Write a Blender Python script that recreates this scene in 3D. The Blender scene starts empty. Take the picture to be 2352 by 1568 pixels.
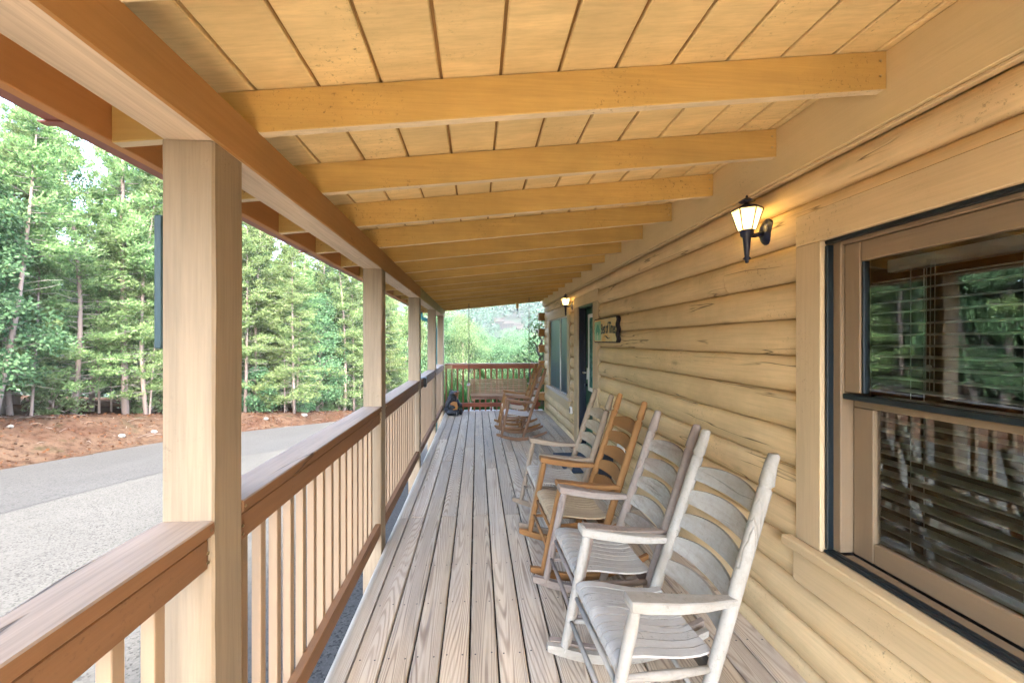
import bpy, math, random
import numpy as np
from math import radians, sin, cos, pi
R = random.Random(7)
NR = np.random.default_rng(11)
S = bpy.context.scene
COL = S.collection

# ------------------------------------------------------------------ camera, sky, sun, exposure
cd = bpy.data.cameras.new('camera'); cam = bpy.data.objects.new('camera', cd); COL.objects.link(cam)
cam.location = (0, 0, 1.56); cam.rotation_euler = (radians(90), 0, radians(-3.9))
cd.sensor_width = 36; cd.lens = 910 / 2352 * 36; cd.shift_x = 18 / 2352
cd.clip_start = 0.02; cd.clip_end = 3000
S.camera = cam
SUN_EL, SUN_AZ = radians(50), radians(158)      # azimuth clockwise from +Y
W = bpy.data.worlds.new('World'); S.world = W; W.use_nodes = True
wn = W.node_tree.nodes; wn.clear()
sky = wn.new('ShaderNodeTexSky'); sky.sky_type = 'NISHITA'; sky.sun_disc = False
sky.sun_elevation = SUN_EL; sky.sun_rotation = SUN_AZ; sky.altitude = 300
sky.air_density = .85; sky.dust_density = 4.0; sky.ozone_density = .3
bg = wn.new('ShaderNodeBackground'); bg.inputs[1].default_value = 0.15
wo = wn.new('ShaderNodeOutputWorld')
W.node_tree.links.new(sky.outputs[0], bg.inputs[0]); W.node_tree.links.new(bg.outputs[0], wo.inputs[0])
sd = bpy.data.lights.new('sun', 'SUN'); sun = bpy.data.objects.new('sun', sd); COL.objects.link(sun)
sd.energy = 1.3; sd.angle = radians(11); sd.color = (1.0, 0.93, 0.82)
sun.rotation_euler = (radians(90) - SUN_EL, 0, pi - SUN_AZ)
sun.location = (0, 0, 30)
vs = S.view_settings
vs.view_transform = 'Standard'; vs.look = 'None'; vs.gamma = 1; vs.use_curve_mapping = False
vs.exposure = 4.95
S.cycles.max_bounces = 10; S.cycles.diffuse_bounces = 8; S.cycles.glossy_bounces = 4
S.cycles.transmission_bounces = 6; S.cycles.transparent_max_bounces = 8
S.cycles.use_denoising = True

# ------------------------------------------------------------------ object helpers
def tag(o, label=None, cat=None, group=None, kind=None):
    if label: o['label'] = label
    if cat: o['category'] = cat
    if group: o['group'] = group
    if kind: o['kind'] = kind
    return o

def thing(name, loc, label, cat, group=None, rz=0):
    o = bpy.data.objects.new(name, None); COL.objects.link(o)
    o.location = loc; o.rotation_euler = (0, 0, rz); o.empty_display_size = .1
    return tag(o, label, cat, group)

def mk(name, v, f, mat=None, parent=None, smooth=False, loc=None):
    me = bpy.data.meshes.new(name); me.from_pydata([tuple(p) for p in v], [], f)
    if smooth: me.polygons.foreach_set('use_smooth', [True] * len(me.polygons))
    me.update()
    return link(name, me, mat, parent, loc)

def link(name, me, mat=None, parent=None, loc=None, rot=None):
    if mat and not me.materials: me.materials.append(mat)
    o = bpy.data.objects.new(name, me); COL.objects.link(o)
    if parent: o.parent = parent
    if loc is not None: o.location = loc
    if rot is not None: o.rotation_euler = rot
    return o

class G:
    """collects shapes into one vertex/face list"""
    def __init__(s): s.v = []; s.f = []
    def add(s, v, f):
        b = len(s.v); s.v += [tuple(p) for p in v]; s.f += [tuple(i + b for i in q) for q in f]; return s
    def box(s, x0, x1, y0, y1, z0, z1, b=.003):
        # chamfered along its longest axis and at its ends
        d = [x1 - x0, y1 - y0, z1 - z0]; c = [(x0 + x1) / 2, (y0 + y1) / 2, (z0 + z1) / 2]
        a = d.index(max(d)); b = min(b, min(d) * .3)
        i, j = [k for k in range(3) if k != a]
        h = [t / 2 for t in d]
        rings = []
        for sa, ins in ((-h[a], b), (-h[a] + b, 0), (h[a] - b, 0), (h[a], b)):
            p, q = h[i] - ins, h[j] - ins
            pts = [(p, q - b), (p - b, q), (-p + b, q), (-p, q - b), (-p, -q + b), (-p + b, -q), (p - b, -q), (p, -q + b)]
            ring = []
            for (u, w) in pts:
                t = [0, 0, 0]; t[a] = sa; t[i] = u; t[j] = w
                ring.append([t[k] + c[k] for k in range(3)])
            rings.append(ring)
        flip = (a == 1)
        return s.loft(rings, True, flip)
    def loft(s, rings, caps=True, flip=False):
        n = len(rings[0]); b = len(s.v)
        for r in rings: s.v += [tuple(p) for p in r]
        for k in range(len(rings) - 1):
            for m in range(n):
                q = (b + k * n + m, b + k * n + (m + 1) % n, b + (k + 1) * n + (m + 1) % n, b + (k + 1) * n + m)
                s.f.append(q[::-1] if flip else q)
        if caps:
            a0 = tuple(b + m for m in range(n)); a1 = tuple(b + (len(rings) - 1) * n + m for m in range(n))
            s.f.append(a0 if flip else a0[::-1]); s.f.append(a1[::-1] if flip else a1)
        return s
    def tube(s, pts, rad, n=8, sq=1.0):
        pts = [np.array(p, float) for p in pts]
        if not hasattr(rad, '__len__'): rad = [rad] * len(pts)
        rings = []
        for k, p in enumerate(pts):
            t = pts[min(k + 1, len(pts) - 1)] - pts[max(k - 1, 0)]
            t = t / (np.linalg.norm(t) + 1e-9)
            a = np.array((0, 0, 1.)) if abs(t[2]) < .9 else np.array((0, 1., 0))
            u = np.cross(a, t); u /= np.linalg.norm(u); w = np.cross(t, u)
            rings.append([p + rad[k] * (cos(2 * pi * m / n) * u + sq * sin(2 * pi * m / n) * w) for m in range(n)])
        return s.loft(rings)
    def lathe(s, prof, c=(0, 0, 0), n=12):
        rings = [[(c[0] + r * cos(2 * pi * m / n), c[1] + r * sin(2 * pi * m / n), c[2] + z) for m in range(n)] for r, z in prof]
        return s.loft(rings)
    def done(s, name, mat=None, parent=None, smooth=False, loc=None):
        return mk(name, s.v, s.f, mat, parent, smooth, loc)

def smooth_angle(o, deg=40):
    me = o.data
    me.polygons.foreach_set('use_smooth', [True] * len(me.polygons))
    try: me.set_sharp_from_angle(angle=radians(deg))
    except Exception: pass
    return o

# ------------------------------------------------------------------ material helpers
class NT:
    def __init__(s, name):
        s.m = bpy.data.materials.new(name); s.m.use_nodes = True
        s.t = s.m.node_tree; s.t.nodes.clear()
        s.out = s.n('ShaderNodeOutputMaterial'); s.b = s.n('ShaderNodeBsdfPrincipled')
        s.l(s.b.outputs[0], s.out.inputs[0])
    def n(s, k, **kw):
        o = s.t.nodes.new(k)
        for a, v in kw.items(): setattr(o, a, v)
        return o
    def l(s, a, b): s.t.links.new(a, b)
    def setin(s, node, i, v):
        if hasattr(v, 'is_output') or hasattr(v, 'links'): s.l(v, node.inputs[i])
        else: node.inputs[i].default_value = v
    def math(s, op, a, b=0.0, c=None, clamp=False):
        o = s.n('ShaderNodeMath', operation=op, use_clamp=clamp); s.setin(o, 0, a); s.setin(o, 1, b)
        if c is not None: s.setin(o, 2, c)
        return o.outputs[0]
    def vmath(s, op, a, b):
        o = s.n('ShaderNodeVectorMath', operation=op); s.setin(o, 0, a); s.setin(o, 1, b); return o.outputs[0]
    def coord(s, rnd=True):
        tc = s.n('ShaderNodeTexCoord').outputs['Object']
        if not rnd: return tc
        oi = s.n('ShaderNodeObjectInfo').outputs['Random']
        s.rand = oi
        cx = s.n('ShaderNodeCombineXYZ')
        s.l(s.math('MULTIPLY', oi, 41.3), cx.inputs[0]); s.l(s.math('MULTIPLY', oi, 17.7), cx.inputs[1]); s.l(s.math('MULTIPLY', oi, 29.1), cx.inputs[2])
        return s.vmath('ADD', tc, cx.outputs[0])
    def noise(s, v, scale, detail=4, rough=.6, dist=0.0):
        o = s.n('ShaderNodeTexNoise'); s.l(v, o.inputs['Vector']); o.inputs['Scale'].default_value = scale
        o.inputs['Detail'].default_value = detail; o.inputs['Roughness'].default_value = rough
        o.inputs['Distortion'].default_value = dist
        return o.outputs['Fac']
    def ramp(s, f, stops):
        o = s.n('ShaderNodeValToRGB'); e = o.color_ramp.elements
        while len(e) < len(stops): e.new(.5)
        for k, (p, c) in enumerate(stops):
            e[k].position = p; e[k].color = (c, c, c, 1) if not hasattr(c, '__len__') else (*c, 1)
        s.l(f, o.inputs[0]); return o.outputs[0]
    def mix(s, f, a, b, mode='MIX'):
        o = s.n('ShaderNodeMix', data_type='RGBA', blend_type=mode)
        s.setin(o, 0, f)
        for i, v in ((6, a), (7, b)):
            if hasattr(v, 'links'): s.l(v, o.inputs[i])
            else: o.inputs[i].default_value = (*v, 1)
        return o.outputs[2]
    def bump(s, h, st=.3, dist=.002):
        o = s.n('ShaderNodeBump'); o.inputs['Strength'].default_value = st; o.inputs['Distance'].default_value = dist
        s.l(h, o.inputs['Height']); s.l(o.outputs[0], s.b.inputs['Normal'])
    def col(s, c): s.setin(s.b, 'Base Color', c if hasattr(c, 'links') else (*c, 1))

def sc(k, s=1.0): return tuple(min(1, c * s) for c in k)

def stretch(N, v, axis, along, across):
    m = N.n('ShaderNodeMapping'); k = [across] * 3; k['xyz'.index(axis)] = along
    m.inputs['Scale'].default_value = k; N.l(v, m.inputs[0]); return m.outputs[0]

def wood(name, base, axis='y', grain=.35, blotch=.3, crack=0.0, rough=.75, dirt=.0, vary=.12, dark=None, bump=.5, knots=0.0, worn=None, wornamt=0.0):
    N = NT(name); v = N.coord()
    dark = dark or sc(base, .45)
    g1 = N.noise(stretch(N, v, axis, .9, 14), 1.0, 5, .65, .4)
    g2 = N.noise(stretch(N, v, axis, 3.5, 95), 1.0, 3, .6)
    bl = N.noise(v, 2.2, 5, .62)
    gr = N.math('ADD', N.math('MULTIPLY', N.ramp(g1, [(.38, 0), (.68, 1)]), .6), N.math('MULTIPLY', N.ramp(g2, [(.4, 0), (.75, 1)]), .5))
    c = N.mix(N.math('MULTIPLY', gr, grain, clamp=True), base, dark)
    c = N.mix(N.math('MULTIPLY', N.ramp(bl, [(.42, 0), (.7, 1)]), blotch), c, sc(base, .62))
    br = N.math('ADD', N.math('MULTIPLY', N.rand, vary * 2), 1 - vary)
    hs = N.n('ShaderNodeHueSaturation'); N.l(br, hs.inputs['Value']); N.l(c, hs.inputs['Color']); c = hs.outputs[0]
    if worn:
        wv = N.noise(stretch(N, v, axis, 1.5, 7), 1.0, 7, .7)
        c = N.mix(N.math('MULTIPLY', N.ramp(wv, [(.45, 0), (.62, 1)]), wornamt), c, worn)
        mo = N.noise(v, 38, 4, .75)
        c = N.mix(N.math('MULTIPLY', N.ramp(mo, [(.50, 0), (.64, 1)]), wornamt * .3), c, sc(worn, .75))
    h = N.math('ADD', N.math('MULTIPLY', g2, .5), g1)
    if dirt:
        d = N.noise(v, 55, 3, .8); dm = N.noise(v, 1.7, 3, .6)
        d = N.math('MULTIPLY', N.ramp(d, [(.58, 0), (.72, 1)]), N.ramp(dm, [(.5, 0), (.62, 1)]))
        c = N.mix(N.math('MULTIPLY', d, dirt), c, (.05, .035, .02))
    if knots:
        vo = N.n('ShaderNodeTexVoronoi'); N.l(stretch(N, v, axis, 1.5, 4.2), vo.inputs[0]); vo.inputs['Scale'].default_value = 1
        k = N.ramp(N.math('ADD', vo.outputs['Distance'], N.math('MULTIPLY', N.noise(v, 30, 3), .05)), [(.05, 1), (.10, .35), (.15, 0)])
        c = N.mix(N.math('MULTIPLY', k, knots), c, sc(base, .4))
    if crack:
        w = N.noise(v, 3.0, 2, .5)
        cv = N.noise(stretch(N, v, axis, .42, 6.5), 1.0, 4, .45, .06)
        mask = N.ramp(N.noise(stretch(N, v, axis, .9, 3), 1.0, 3), [(.52, 0), (.57, 1)])
        line = N.math('ABSOLUTE', N.math('SUBTRACT', cv, .5))
        line = N.ramp(line, [(.0, 1), (.0022, 1), (.0055, 0)])
        cr = N.math('MULTIPLY', line, mask)
        c = N.mix(N.math('MULTIPLY', cr, crack), c, (.025, .015, .008))
        h = N.math('SUBTRACT', h, N.math('MULTIPLY', cr, 3))
    N.col(c); N.b.inputs['Roughness'].default_value = rough
    N.b.inputs['Specular IOR Level'].default_value = .3
    N.bump(h, bump, .0025)
    return N.m

def plain(name, c, rough=.6, metal=0, nz=0.15, scale=20, emit=None, es=0):
    N = NT(name); v = N.coord()
    f = N.noise(v, scale, 4, .6)
    N.col(N.mix(N.math('MULTIPLY', N.ramp(f, [(.35, 0), (.7, 1)]), nz * 2, clamp=True), c, sc(c, .55)))
    N.b.inputs['Roughness'].default_value = rough; N.b.inputs['Metallic'].default_value = metal
    if emit: N.b.inputs['Emission Color'].default_value = (*emit, 1); N.b.inputs['Emission Strength'].default_value = es
    N.bump(f, .15, .001)
    return N.m

def ringwood(name, light, dark, axis='y', amt=.75, grey=None):
    """weathered softwood: raised cathedral grain from elongated growth rings, knots, dark streaks"""
    N = NT(name); v = N.coord()
    field = N.noise(stretch(N, v, axis, .24, 5.0), 1.0, .8, .35, .08)
    wig = N.noise(stretch(N, v, axis, 4, 22), 1.0, 2, .5)
    ph = N.math('ADD', N.math('MULTIPLY', field, 400), N.math('MULTIPLY', wig, 2.2))
    sn = N.math('ADD', N.math('MULTIPLY', N.math('SINE', ph), .5), .5)
    ring = N.ramp(sn, [(.45, 0), (1.0, 1)])
    fine = N.noise(stretch(N, v, axis, 2.5, 120), 1.0, 3, .6)
    bl = N.noise(stretch(N, v, axis, 1.4, 6), 1.0, 5, .65)
    hue = N.noise(stretch(N, v, axis, .8, 3.5), 1.0, 3, .6)
    grey = grey or sc(light, .8)
    c = N.mix(N.ramp(hue, [(.4, 0), (.62, 1)]), light, grey)
    strength = N.math('MULTIPLY', N.ramp(bl, [(.32, .25), (.62, 1)]), amt)
    c = N.mix(N.math('MULTIPLY', ring, strength), c, dark)
    c = N.mix(N.math('MULTIPLY', N.ramp(fine, [(.45, 0), (.75, 1)]), .35), c, sc(dark, .9))
    st = N.noise(stretch(N, v, axis, .7, 11), 1.0, 4, .7)
    c = N.mix(N.math('MULTIPLY', N.ramp(st, [(.62, 0), (.74, 1)]), .55), c, (.12, .13, .14))
    br = N.math('ADD', N.math('MULTIPLY', N.rand, .34), .80)
    hs = N.n('ShaderNodeHueSaturation'); N.l(br, hs.inputs['Value']); N.l(c, hs.inputs['Color'])
    N.col(hs.outputs[0]); N.b.inputs['Roughness'].default_value = .8; N.b.inputs['Specular IOR Level'].default_value = .25
    N.bump(N.math('SUBTRACT', N.math('MULTIPLY', fine, .5), N.math('MULTIPLY', ring, .8)), .6, .002)
    return N.m

STAIN = (.60, .40, .185)
M = {}
M['log'] = wood('log stain', (.75, .56, .30), 'y', .45, .55, .8, dirt=.6, vary=.09, knots=.7)
M['logx'] = wood('log end stain', (.40, .22, .08), 'x', .3, .35, .5, vary=.1)
M['trim_y'] = wood('trim board', (.66, .50, .28), 'y', .34, .18, 0, dirt=.5, vary=.04)
M['trim_z'] = wood('trim board upright', (.54, .41, .24), 'z', .34, .18, 0, dirt=.4, vary=.04)
M['ceil'] = wood('ceiling board stain', (.82, .62, .30), 'x', .55, .5, 0, dirt=.65, vary=.05)
M['rafter'] = wood('rafter stain', (.60, .395, .125), 'x', .45, .6, 0, dirt=.8, vary=.06)
M['worn_lit_x'] = wood('worn pale light-painted rafter underside', (.74, .60, .38), 'x', .6, .4, 0, dirt=.6, vary=.04)  # chipped stain, paled also to paint in brighter undersides against the rafter faces
M['worn_lit_y'] = wood('worn pale light-painted beam underside', (.60, .47, .33), 'y', .75, .3, .9, dirt=.6, vary=.04)  # worn stain; the pale tone also paints in ground bounce from below
M['beam'] = wood('beam stain', (.38, .205, .075), 'y', .35, .25, .35, dirt=.6, vary=.05)
M['beam_green'] = wood('mossy beam stain', (.36, .31, .13), 'y', .4, .5, 1, dirt=.8, vary=.03)
M['post'] = wood('post stain', (.285, .215, .135), 'z', .6, .15, 0, dirt=.4, vary=.04)
M['rail'] = wood('rail stain', (.21, .105, .045), 'y', .4, .2, .65, dirt=.4, vary=.05)
M['railtop'] = wood('weathered light-painted rail top', (.32, .235, .16), 'y', .75, .25, .9, dirt=.5, vary=.05)  # cracked weathered top, its paleness also painting in light against the dark sides
M['balu'] = wood('baluster stain', (.31, .215, .13), 'z', .2, .12, 0, vary=.06)
M['redrail'] = wood('red brown rail stain', (.30, .10, .055), 'x', .3, .3, .3, vary=.06)
M['redbal'] = wood('red brown baluster stain', (.30, .115, .06), 'z', .25, .3, 0, vary=.12)
M['paleblock'] = wood('pale rail end', (.55, .38, .22), 'x', .2, .2, 0)
M['deck'] = ringwood('weathered deck board', (.49, .405, .29), (.155, .105, .07), 'y', .7, (.42, .365, .285))
M['nosing'] = ringwood('weathered deck edge board', (.60, .54, .44), (.22, .18, .14), 'y', .55, (.52, .48, .41))
M['darkgap'] = plain('dark joist', (.02, .016, .012), .9)
M['taupe'] = wood('brown window paint', (.235, .168, .10), 'z', .15, .2, 0, vary=.02, rough=.5)
M['taupe_y'] = wood('brown window paint level', (.235, .168, .10), 'y', .15, .2, 0, vary=.02, rough=.5)
M['screen'] = plain('dark green screen channel', (.006, .014, .019), .4, nz=.3)
M['blind'] = plain('white blind slat', (.88, .90, .90), .5, nz=.05)
M['black'] = plain('black painted iron', (.007, .011, .036), .35, nz=.2)
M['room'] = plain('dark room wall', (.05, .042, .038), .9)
M['doorgreen'] = plain('green door paint', (.012, .085, .045), .4, nz=.1)
M['doornavy'] = plain('dark navy jamb paint', (.008, .014, .03), .5)
M['white'] = plain('white paint', (.75, .74, .70), .5, nz=.05)
M['brass'] = plain('worn brass', (.45, .36, .2), .35, 1)
M['teal'] = plain('teal green metal', (.015, .13, .13), .45)
M['gutter'] = plain('brown red gutter', (.24, .075, .045), .5, nz=.08)
M['fascia'] = wood('fascia stain', (.50, .24, .09), 'y', .2, .3, 0, vary=.02)
M['mat'] = plain('dark navy door mat', (.012, .03, .06), .85, nz=.4, scale=60)
M['alu'] = plain('grey metal threshold', (.35, .42, .44), .35, .8)
M['shingle'] = plain('roof shingle', (.09, .08, .07), .9)

def glass_mat():
    N = NT('window glass')
    N.t.nodes.remove(N.b)
    gl = N.n('ShaderNodeBsdfGlossy'); gl.inputs['Roughness'].default_value = .015; gl.inputs[0].default_value = (.95, 1, .97, 1)
    tr = N.n('ShaderNodeBsdfTransparent'); tr.inputs[0].default_value = (.98, 1, 1, 1)
    fr = N.n('ShaderNodeFresnel'); fr.inputs[0].default_value = 2.5
    mx = N.n('ShaderNodeMixShader'); N.l(fr.outputs[0], mx.inputs[0]); N.l(tr.outputs[0], mx.inputs[1]); N.l(gl.outputs[0], mx.inputs[2])
    v = N.coord(False); bp = N.n('ShaderNodeBump'); bp.inputs['Strength'].default_value = .04; bp.inputs['Distance'].default_value = .01
    N.l(N.noise(v, 2.5, 2), bp.inputs['Height']); N.l(bp.outputs[0], gl.inputs['Normal'])
    N.l(mx.outputs[0], N.out.inputs[0]); return N.m
M['glass'] = glass_mat()

# ------------------------------------------------------------------ terrain
EDGE = np.array([(-12.5, -40), (-12, -10), (-11.8, 0), (-11.5, 10.4), (-11.0, 14.7), (-9.7, 17.6), (-7.7, 20.6), (-5.6, 25), (-4.2, 32), (-2, 60), (4, 100), (10, 140)], float)
def edge_dist(X, Y):
    """signed distance to the outer road edge, positive on the bank side (numpy)"""
    best = np.full(X.shape, 1e9); sg = np.ones(X.shape)
    for k in range(len(EDGE) - 1):
        a, b = EDGE[k], EDGE[k + 1]; d = b - a; L2 = d @ d
        t = np.clip(((X - a[0]) * d[0] + (Y - a[1]) * d[1]) / L2, 0, 1)
        px, py = X - a[0] - t * d[0], Y - a[1] - t * d[1]
        dist = np.hypot(px, py); cr = d[0] * py - d[1] * px
        m = dist < best; best = np.where(m, dist, best); sg = np.where(m, np.sign(cr), sg)
    return best * sg
def base_z(Y): return np.where(Y < 40, -.5 - .10 * Y, -4.5 - .16 * (Y - 40))
def ground_z(X, Y):
    X = np.asarray(X, float); Y = np.asarray(Y, float)
    z = base_z(Y)
    s = edge_dist(X, Y)
    t = np.clip(s / 2.6, 0, 1); z = z + 1.0 * t * t * (3 - 2 * t) + .05 * np.clip(s - 2.6, 0, 60)
    r = np.clip((X - 1) / 30, 0, 3)
    z = z - np.where(Y > 14, np.clip((Y - 14) / 30, 0, 1) * (2 + 4 * np.clip((X + 4) / 10, 0, 1)), 0)
    far = np.clip((Y - 150) / 260, 0, 1)
    z = np.where(Y > 150, np.maximum(z, -24) * (1 - far) + (58 + .02 * X) * far * far * (3 - 2 * far) + (1 - far) * 0, z)
    z = np.maximum(z, -24 + 0 * z)
    return z
gx = np.concatenate([np.linspace(-420, -45, 16), np.linspace(-40, 12, 105), np.linspace(16, 420, 16)])
gy = np.concatenate([np.linspace(-60, -12, 9), np.linspace(-10, 45, 111), np.linspace(50, 150, 21), np.linspace(165, 700, 20)])
XX, YY = np.meshgrid(gx, gy); ZZ = ground_z(XX, YY)
sd_ = edge_dist(XX, YY)
ZZ += np.where((sd_ > .1) & (YY < 60) & (XX > -42), NR.normal(0, .028, XX.shape), 0)
ZZ -= np.where((np.abs(XX - .3) < 3) & (YY > -9) & (YY < 9), .25, 0)
nx, ny = len(gx), len(gy)
gv = np.stack([XX, YY, ZZ], -1).reshape(-1, 3)
gf = [(j * nx + i, j * nx + i + 1, (j + 1) * nx + i + 1, (j + 1) * nx + i) for j in range(ny - 1) for i in range(nx - 1)]
def bank_mat():
    N = NT('leaf litter and red soil'); v = N.coord(False)
    a = N.noise(v, .55, 6, .7); b = N.noise(v, 5, 6, .75); c = N.noise(v, 38, 4, .8)
    col = N.mix(N.ramp(a, [(.40, 0), (.58, 1)]), (.025, .0125, .0082), (.040, .0265, .018))
    col = N.mix(N.ramp(b, [(.45, 0), (.66, 1)]), col, (.013, .0068, .0048))
    col = N.mix(N.math('MULTIPLY', N.ramp(c, [(.55, 0), (.7, 1)]), .6), col, (.050, .037, .027))
    col = N.mix(N.math('MULTIPLY', N.ramp(N.noise(v, 1.3, 4, .7), [(.58, 0), (.68, 1)]), .6), col, (.012, .013, .006))
    sp = N.n('ShaderNodeSeparateXYZ'); N.l(v, sp.inputs[0])
    far = N.math('DIVIDE', N.math('SUBTRACT', sp.outputs[1], 45), 20, clamp=True)
    col = N.mix(far, col, N.mix(N.ramp(a, [(.4, 0), (.6, 1)]), (.004, .011, .006), (.010, .018, .009)))
    N.col(col); N.b.inputs['Roughness'].default_value = .95; N.b.inputs['Specular IOR Level'].default_value = 0; N.bump(N.math('ADD', b, c), .8, .03); return N.m
g_o = mk('ground', gv, gf, bank_mat(), smooth=True); tag(g_o, kind='structure')

def gravel_mat(name, base, speck, lo, sz):
    N = NT(name); v = N.coord(False)
    vo = N.n('ShaderNodeTexVoronoi'); N.l(v, vo.inputs[0]); vo.inputs['Scale'].default_value = sz
    f = N.n('ShaderNodeSeparateColor'); N.l(vo.outputs['Color'], f.inputs[0])
    c = N.mix(N.math('MULTIPLY', N.ramp(f.outputs[0], [(.2, 0), (.9, 1)]), .8), base, speck)
    c = N.mix(N.math('MULTIPLY', N.ramp(f.outputs[1], [(.80, 0), (.86, 1)]), .85), c, lo)
    c = N.mix(N.math('MULTIPLY', N.ramp(N.noise(v, .5, 6, .7), [(.4, 0), (.7, 1)]), .4), c, sc(base, .72))
    c = N.mix(N.math('MULTIPLY', N.ramp(N.noise(stretch(N, v, 'y', .3, 1.2), 1.0, 5, .6), [(.5, 0), (.66, 1)]), .3), c, speck)
    N.col(c); N.b.inputs['Roughness'].default_value = .9; N.b.inputs['Specular IOR Level'].default_value = .05
    N.bump(vo.outputs['Distance'], .25, .003); return N.m
M['asphalt'] = gravel_mat('worn road asphalt', (.0265, .0265, .0258), (.033, .033, .0318), (.012, .012, .012), 45)
M['aggregate'] = gravel_mat('exposed aggregate paving', (.0320, .0318, .0295), (.044, .0435, .040), (.014, .014, .013), 60)

# joint between road and driveway paving, from near to far
JOINT = np.array([(-7.9, -40), (-7.8, 0), (-7.55, 6.8), (-7.26, 9.7), (-6.6, 11.7), (-5.7, 12.9), (-3.6, 15.2), (.5, 18.5), (6, 23)], float)
def sheet(name, A, B, mat, up, kx=10):
    """ruled sheet between two polylines with equal vertex counts"""
    n = len(A); v = []; f = []
    for k in range(n):
        for j in range(kx + 1):
            p = A[k] * (1 - j / kx) + B[k] * j / kx
            v.append((p[0], p[1], float(base_z(np.array(p[1]))) + up))
    for k in range(n - 1):
        for j in range(kx): a = k * (kx + 1) + j; f.append((a, a + 1, a + kx + 2, a + kx + 1))
    o = mk(name, v, f, mat, smooth=True); tag(o, kind='structure'); return o
def resample(P, ts): 
    d = np.concatenate([[0], np.cumsum(np.hypot(*np.diff(P, axis=0).T))]); d /= d[-1]
    return np.stack([np.interp(ts, d, P[:, 0]), np.interp(ts, d, P[:, 1])], -1)
ts = np.linspace(0, 1, 40)
wob = NR.normal(0, .035, (40, 2))
eA = resample(EDGE[:8], ts) + wob; jA = resample(JOINT, ts)
sheet('road', eA, jA - np.array([.03, 0]), M['asphalt'], .012)
jB = jA + np.array([.03, 0]); nA = jA.copy(); nA[:, 0] = np.maximum(jA[:, 0] + .5, -.7)
tar = plain('dark joint filler', (.006, .006, .006), .9)
sheet('expansion_joint', jA - np.array([.05, 0]), jA + np.array([.05, 0]), tar, .006, 2)
sheet('driveway', jB, nA, M['aggregate'], .016)

# garden bed behind the porch
bx, by = np.meshgrid(np.linspace(-1.3, 7, 30), np.linspace(9.05, 13.2, 14))
bz = -.28 - .04 * (by - 9) + NR.normal(0, .03, bx.shape); bz = np.where((bx < -1.2) | (by > 13.1), -1.9, bz)
bf = [(j * 30 + i, j * 30 + i + 1, (j + 1) * 30 + i + 1, (j + 1) * 30 + i) for j in range(13) for i in range(29)]
o = mk('garden_bed', np.stack([bx, by, bz], -1).reshape(-1, 3), bf, plain('dark mulch', (.035, .024, .017), .95, nz=.4, scale=30), smooth=False); tag(o, kind='structure')
# ------------------------------------------------------------------ PORCH FLOOR
DY0, DY1 = -3.4, 9.06
floor = thing('porch_floor', (0, 0, 0), None, None); tag(floor, kind='structure')
def board_mesh(w, L, t=.034, b=.006):
    g = G(); g.box(-w / 2, w / 2, 0, L, -t, 0, b); me = bpy.data.meshes.new('deck_board'); me.from_pydata(g.v, [], g.f); me.materials.append(M['deck']); return me
cuts = {0: [-1.2, 3.57, 6.4], 1: [.5, 5.2], 2: [-1.2, 3.57, 7.1], 3: [1.0, 5.9], 4: [-1.2, 3.57, 6.6], 5: [.2, 4.9], 6: [-1.2, 3.57, 7.3], 7: [1.3, 5.6]}
mcache = {}
for k in range(15):
    x0 = -.605 + .1418 * k; xc = x0 + .0709
    if k == 14: pass
    ys = [DY0] + cuts[k % 8] + [8.93]
    for a, b in zip(ys[:-1], ys[1:]):
        key = round(b - a, 2)
        if key not in mcache: mcache[key] = board_mesh(.1418 - (.0095), b - a - .004)
        o = link('deck_board', mcache[key], None, floor, (xc + R.uniform(-.0008, .0008), a + .002, R.uniform(-.0018, 0)))
# rounded outer board, kept as two lengths, and the end board lying across
def nosing(y0, y1):
    g = G(); prof = []
    for a in range(0, 100, 15): prof.append((-.660 - .062 * sin(radians(a)), -.062 + .062 * cos(radians(a))))
    prof = [(-.6085, 0)] + prof + [(-.724, -.12), (-.6085, -.12)]
    rings = [[(x, y, z) for x, z in prof] for y in np.linspace(y0, y1, 6)]
    g.loft(rings, True, False); g.done('deck_edge_board', M['nosing'], floor)
nosing(DY0, 3.56); nosing(3.566, 8.93)
G().box(-.72, 1.5, 8.935, 9.07, -.034, .001, .005).done('deck_end_board', wood('grey end board', (.45, .42, .37), 'x', .4, .3), floor)
sc_ = G()
for y in np.arange(DY0 + .1, 9, .405):
    for k in range(15):
        for dx in (.03, .108):
            xx, yy = -.605 + .1418 * k + dx + R.uniform(-.004, .004), y + .019 + R.uniform(-.006, .006)
            sc_.add([(xx + .005 * cos(q), yy + .005 * sin(q), .0006) for q in (0, 1.05, 2.1, 3.14, 4.19, 5.24)], [(0, 1, 2, 3, 4, 5)])
    G().box(-.6, 1.52, y, y + .038, -.22, -.037).done('joist', M['darkgap'], floor)
G().box(-.60, 1.54, DY0, DY0 + .04, -.35, -.037).done('rim_board', M['darkgap'], floor)
G().box(-.715, -.60, DY0, 9.05, -.5, -.122).done('skirt_board', M['darkgap'], floor)
G().box(-.715, 1.54, 9.02, 9.05, -.5, -.040).done('skirt_board', M['darkgap'], floor)

o = sc_.done('deck_screws', plain('dark screw head', (.05, .04, .035), .6), floor); tag(o, kind='stuff')
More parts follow.
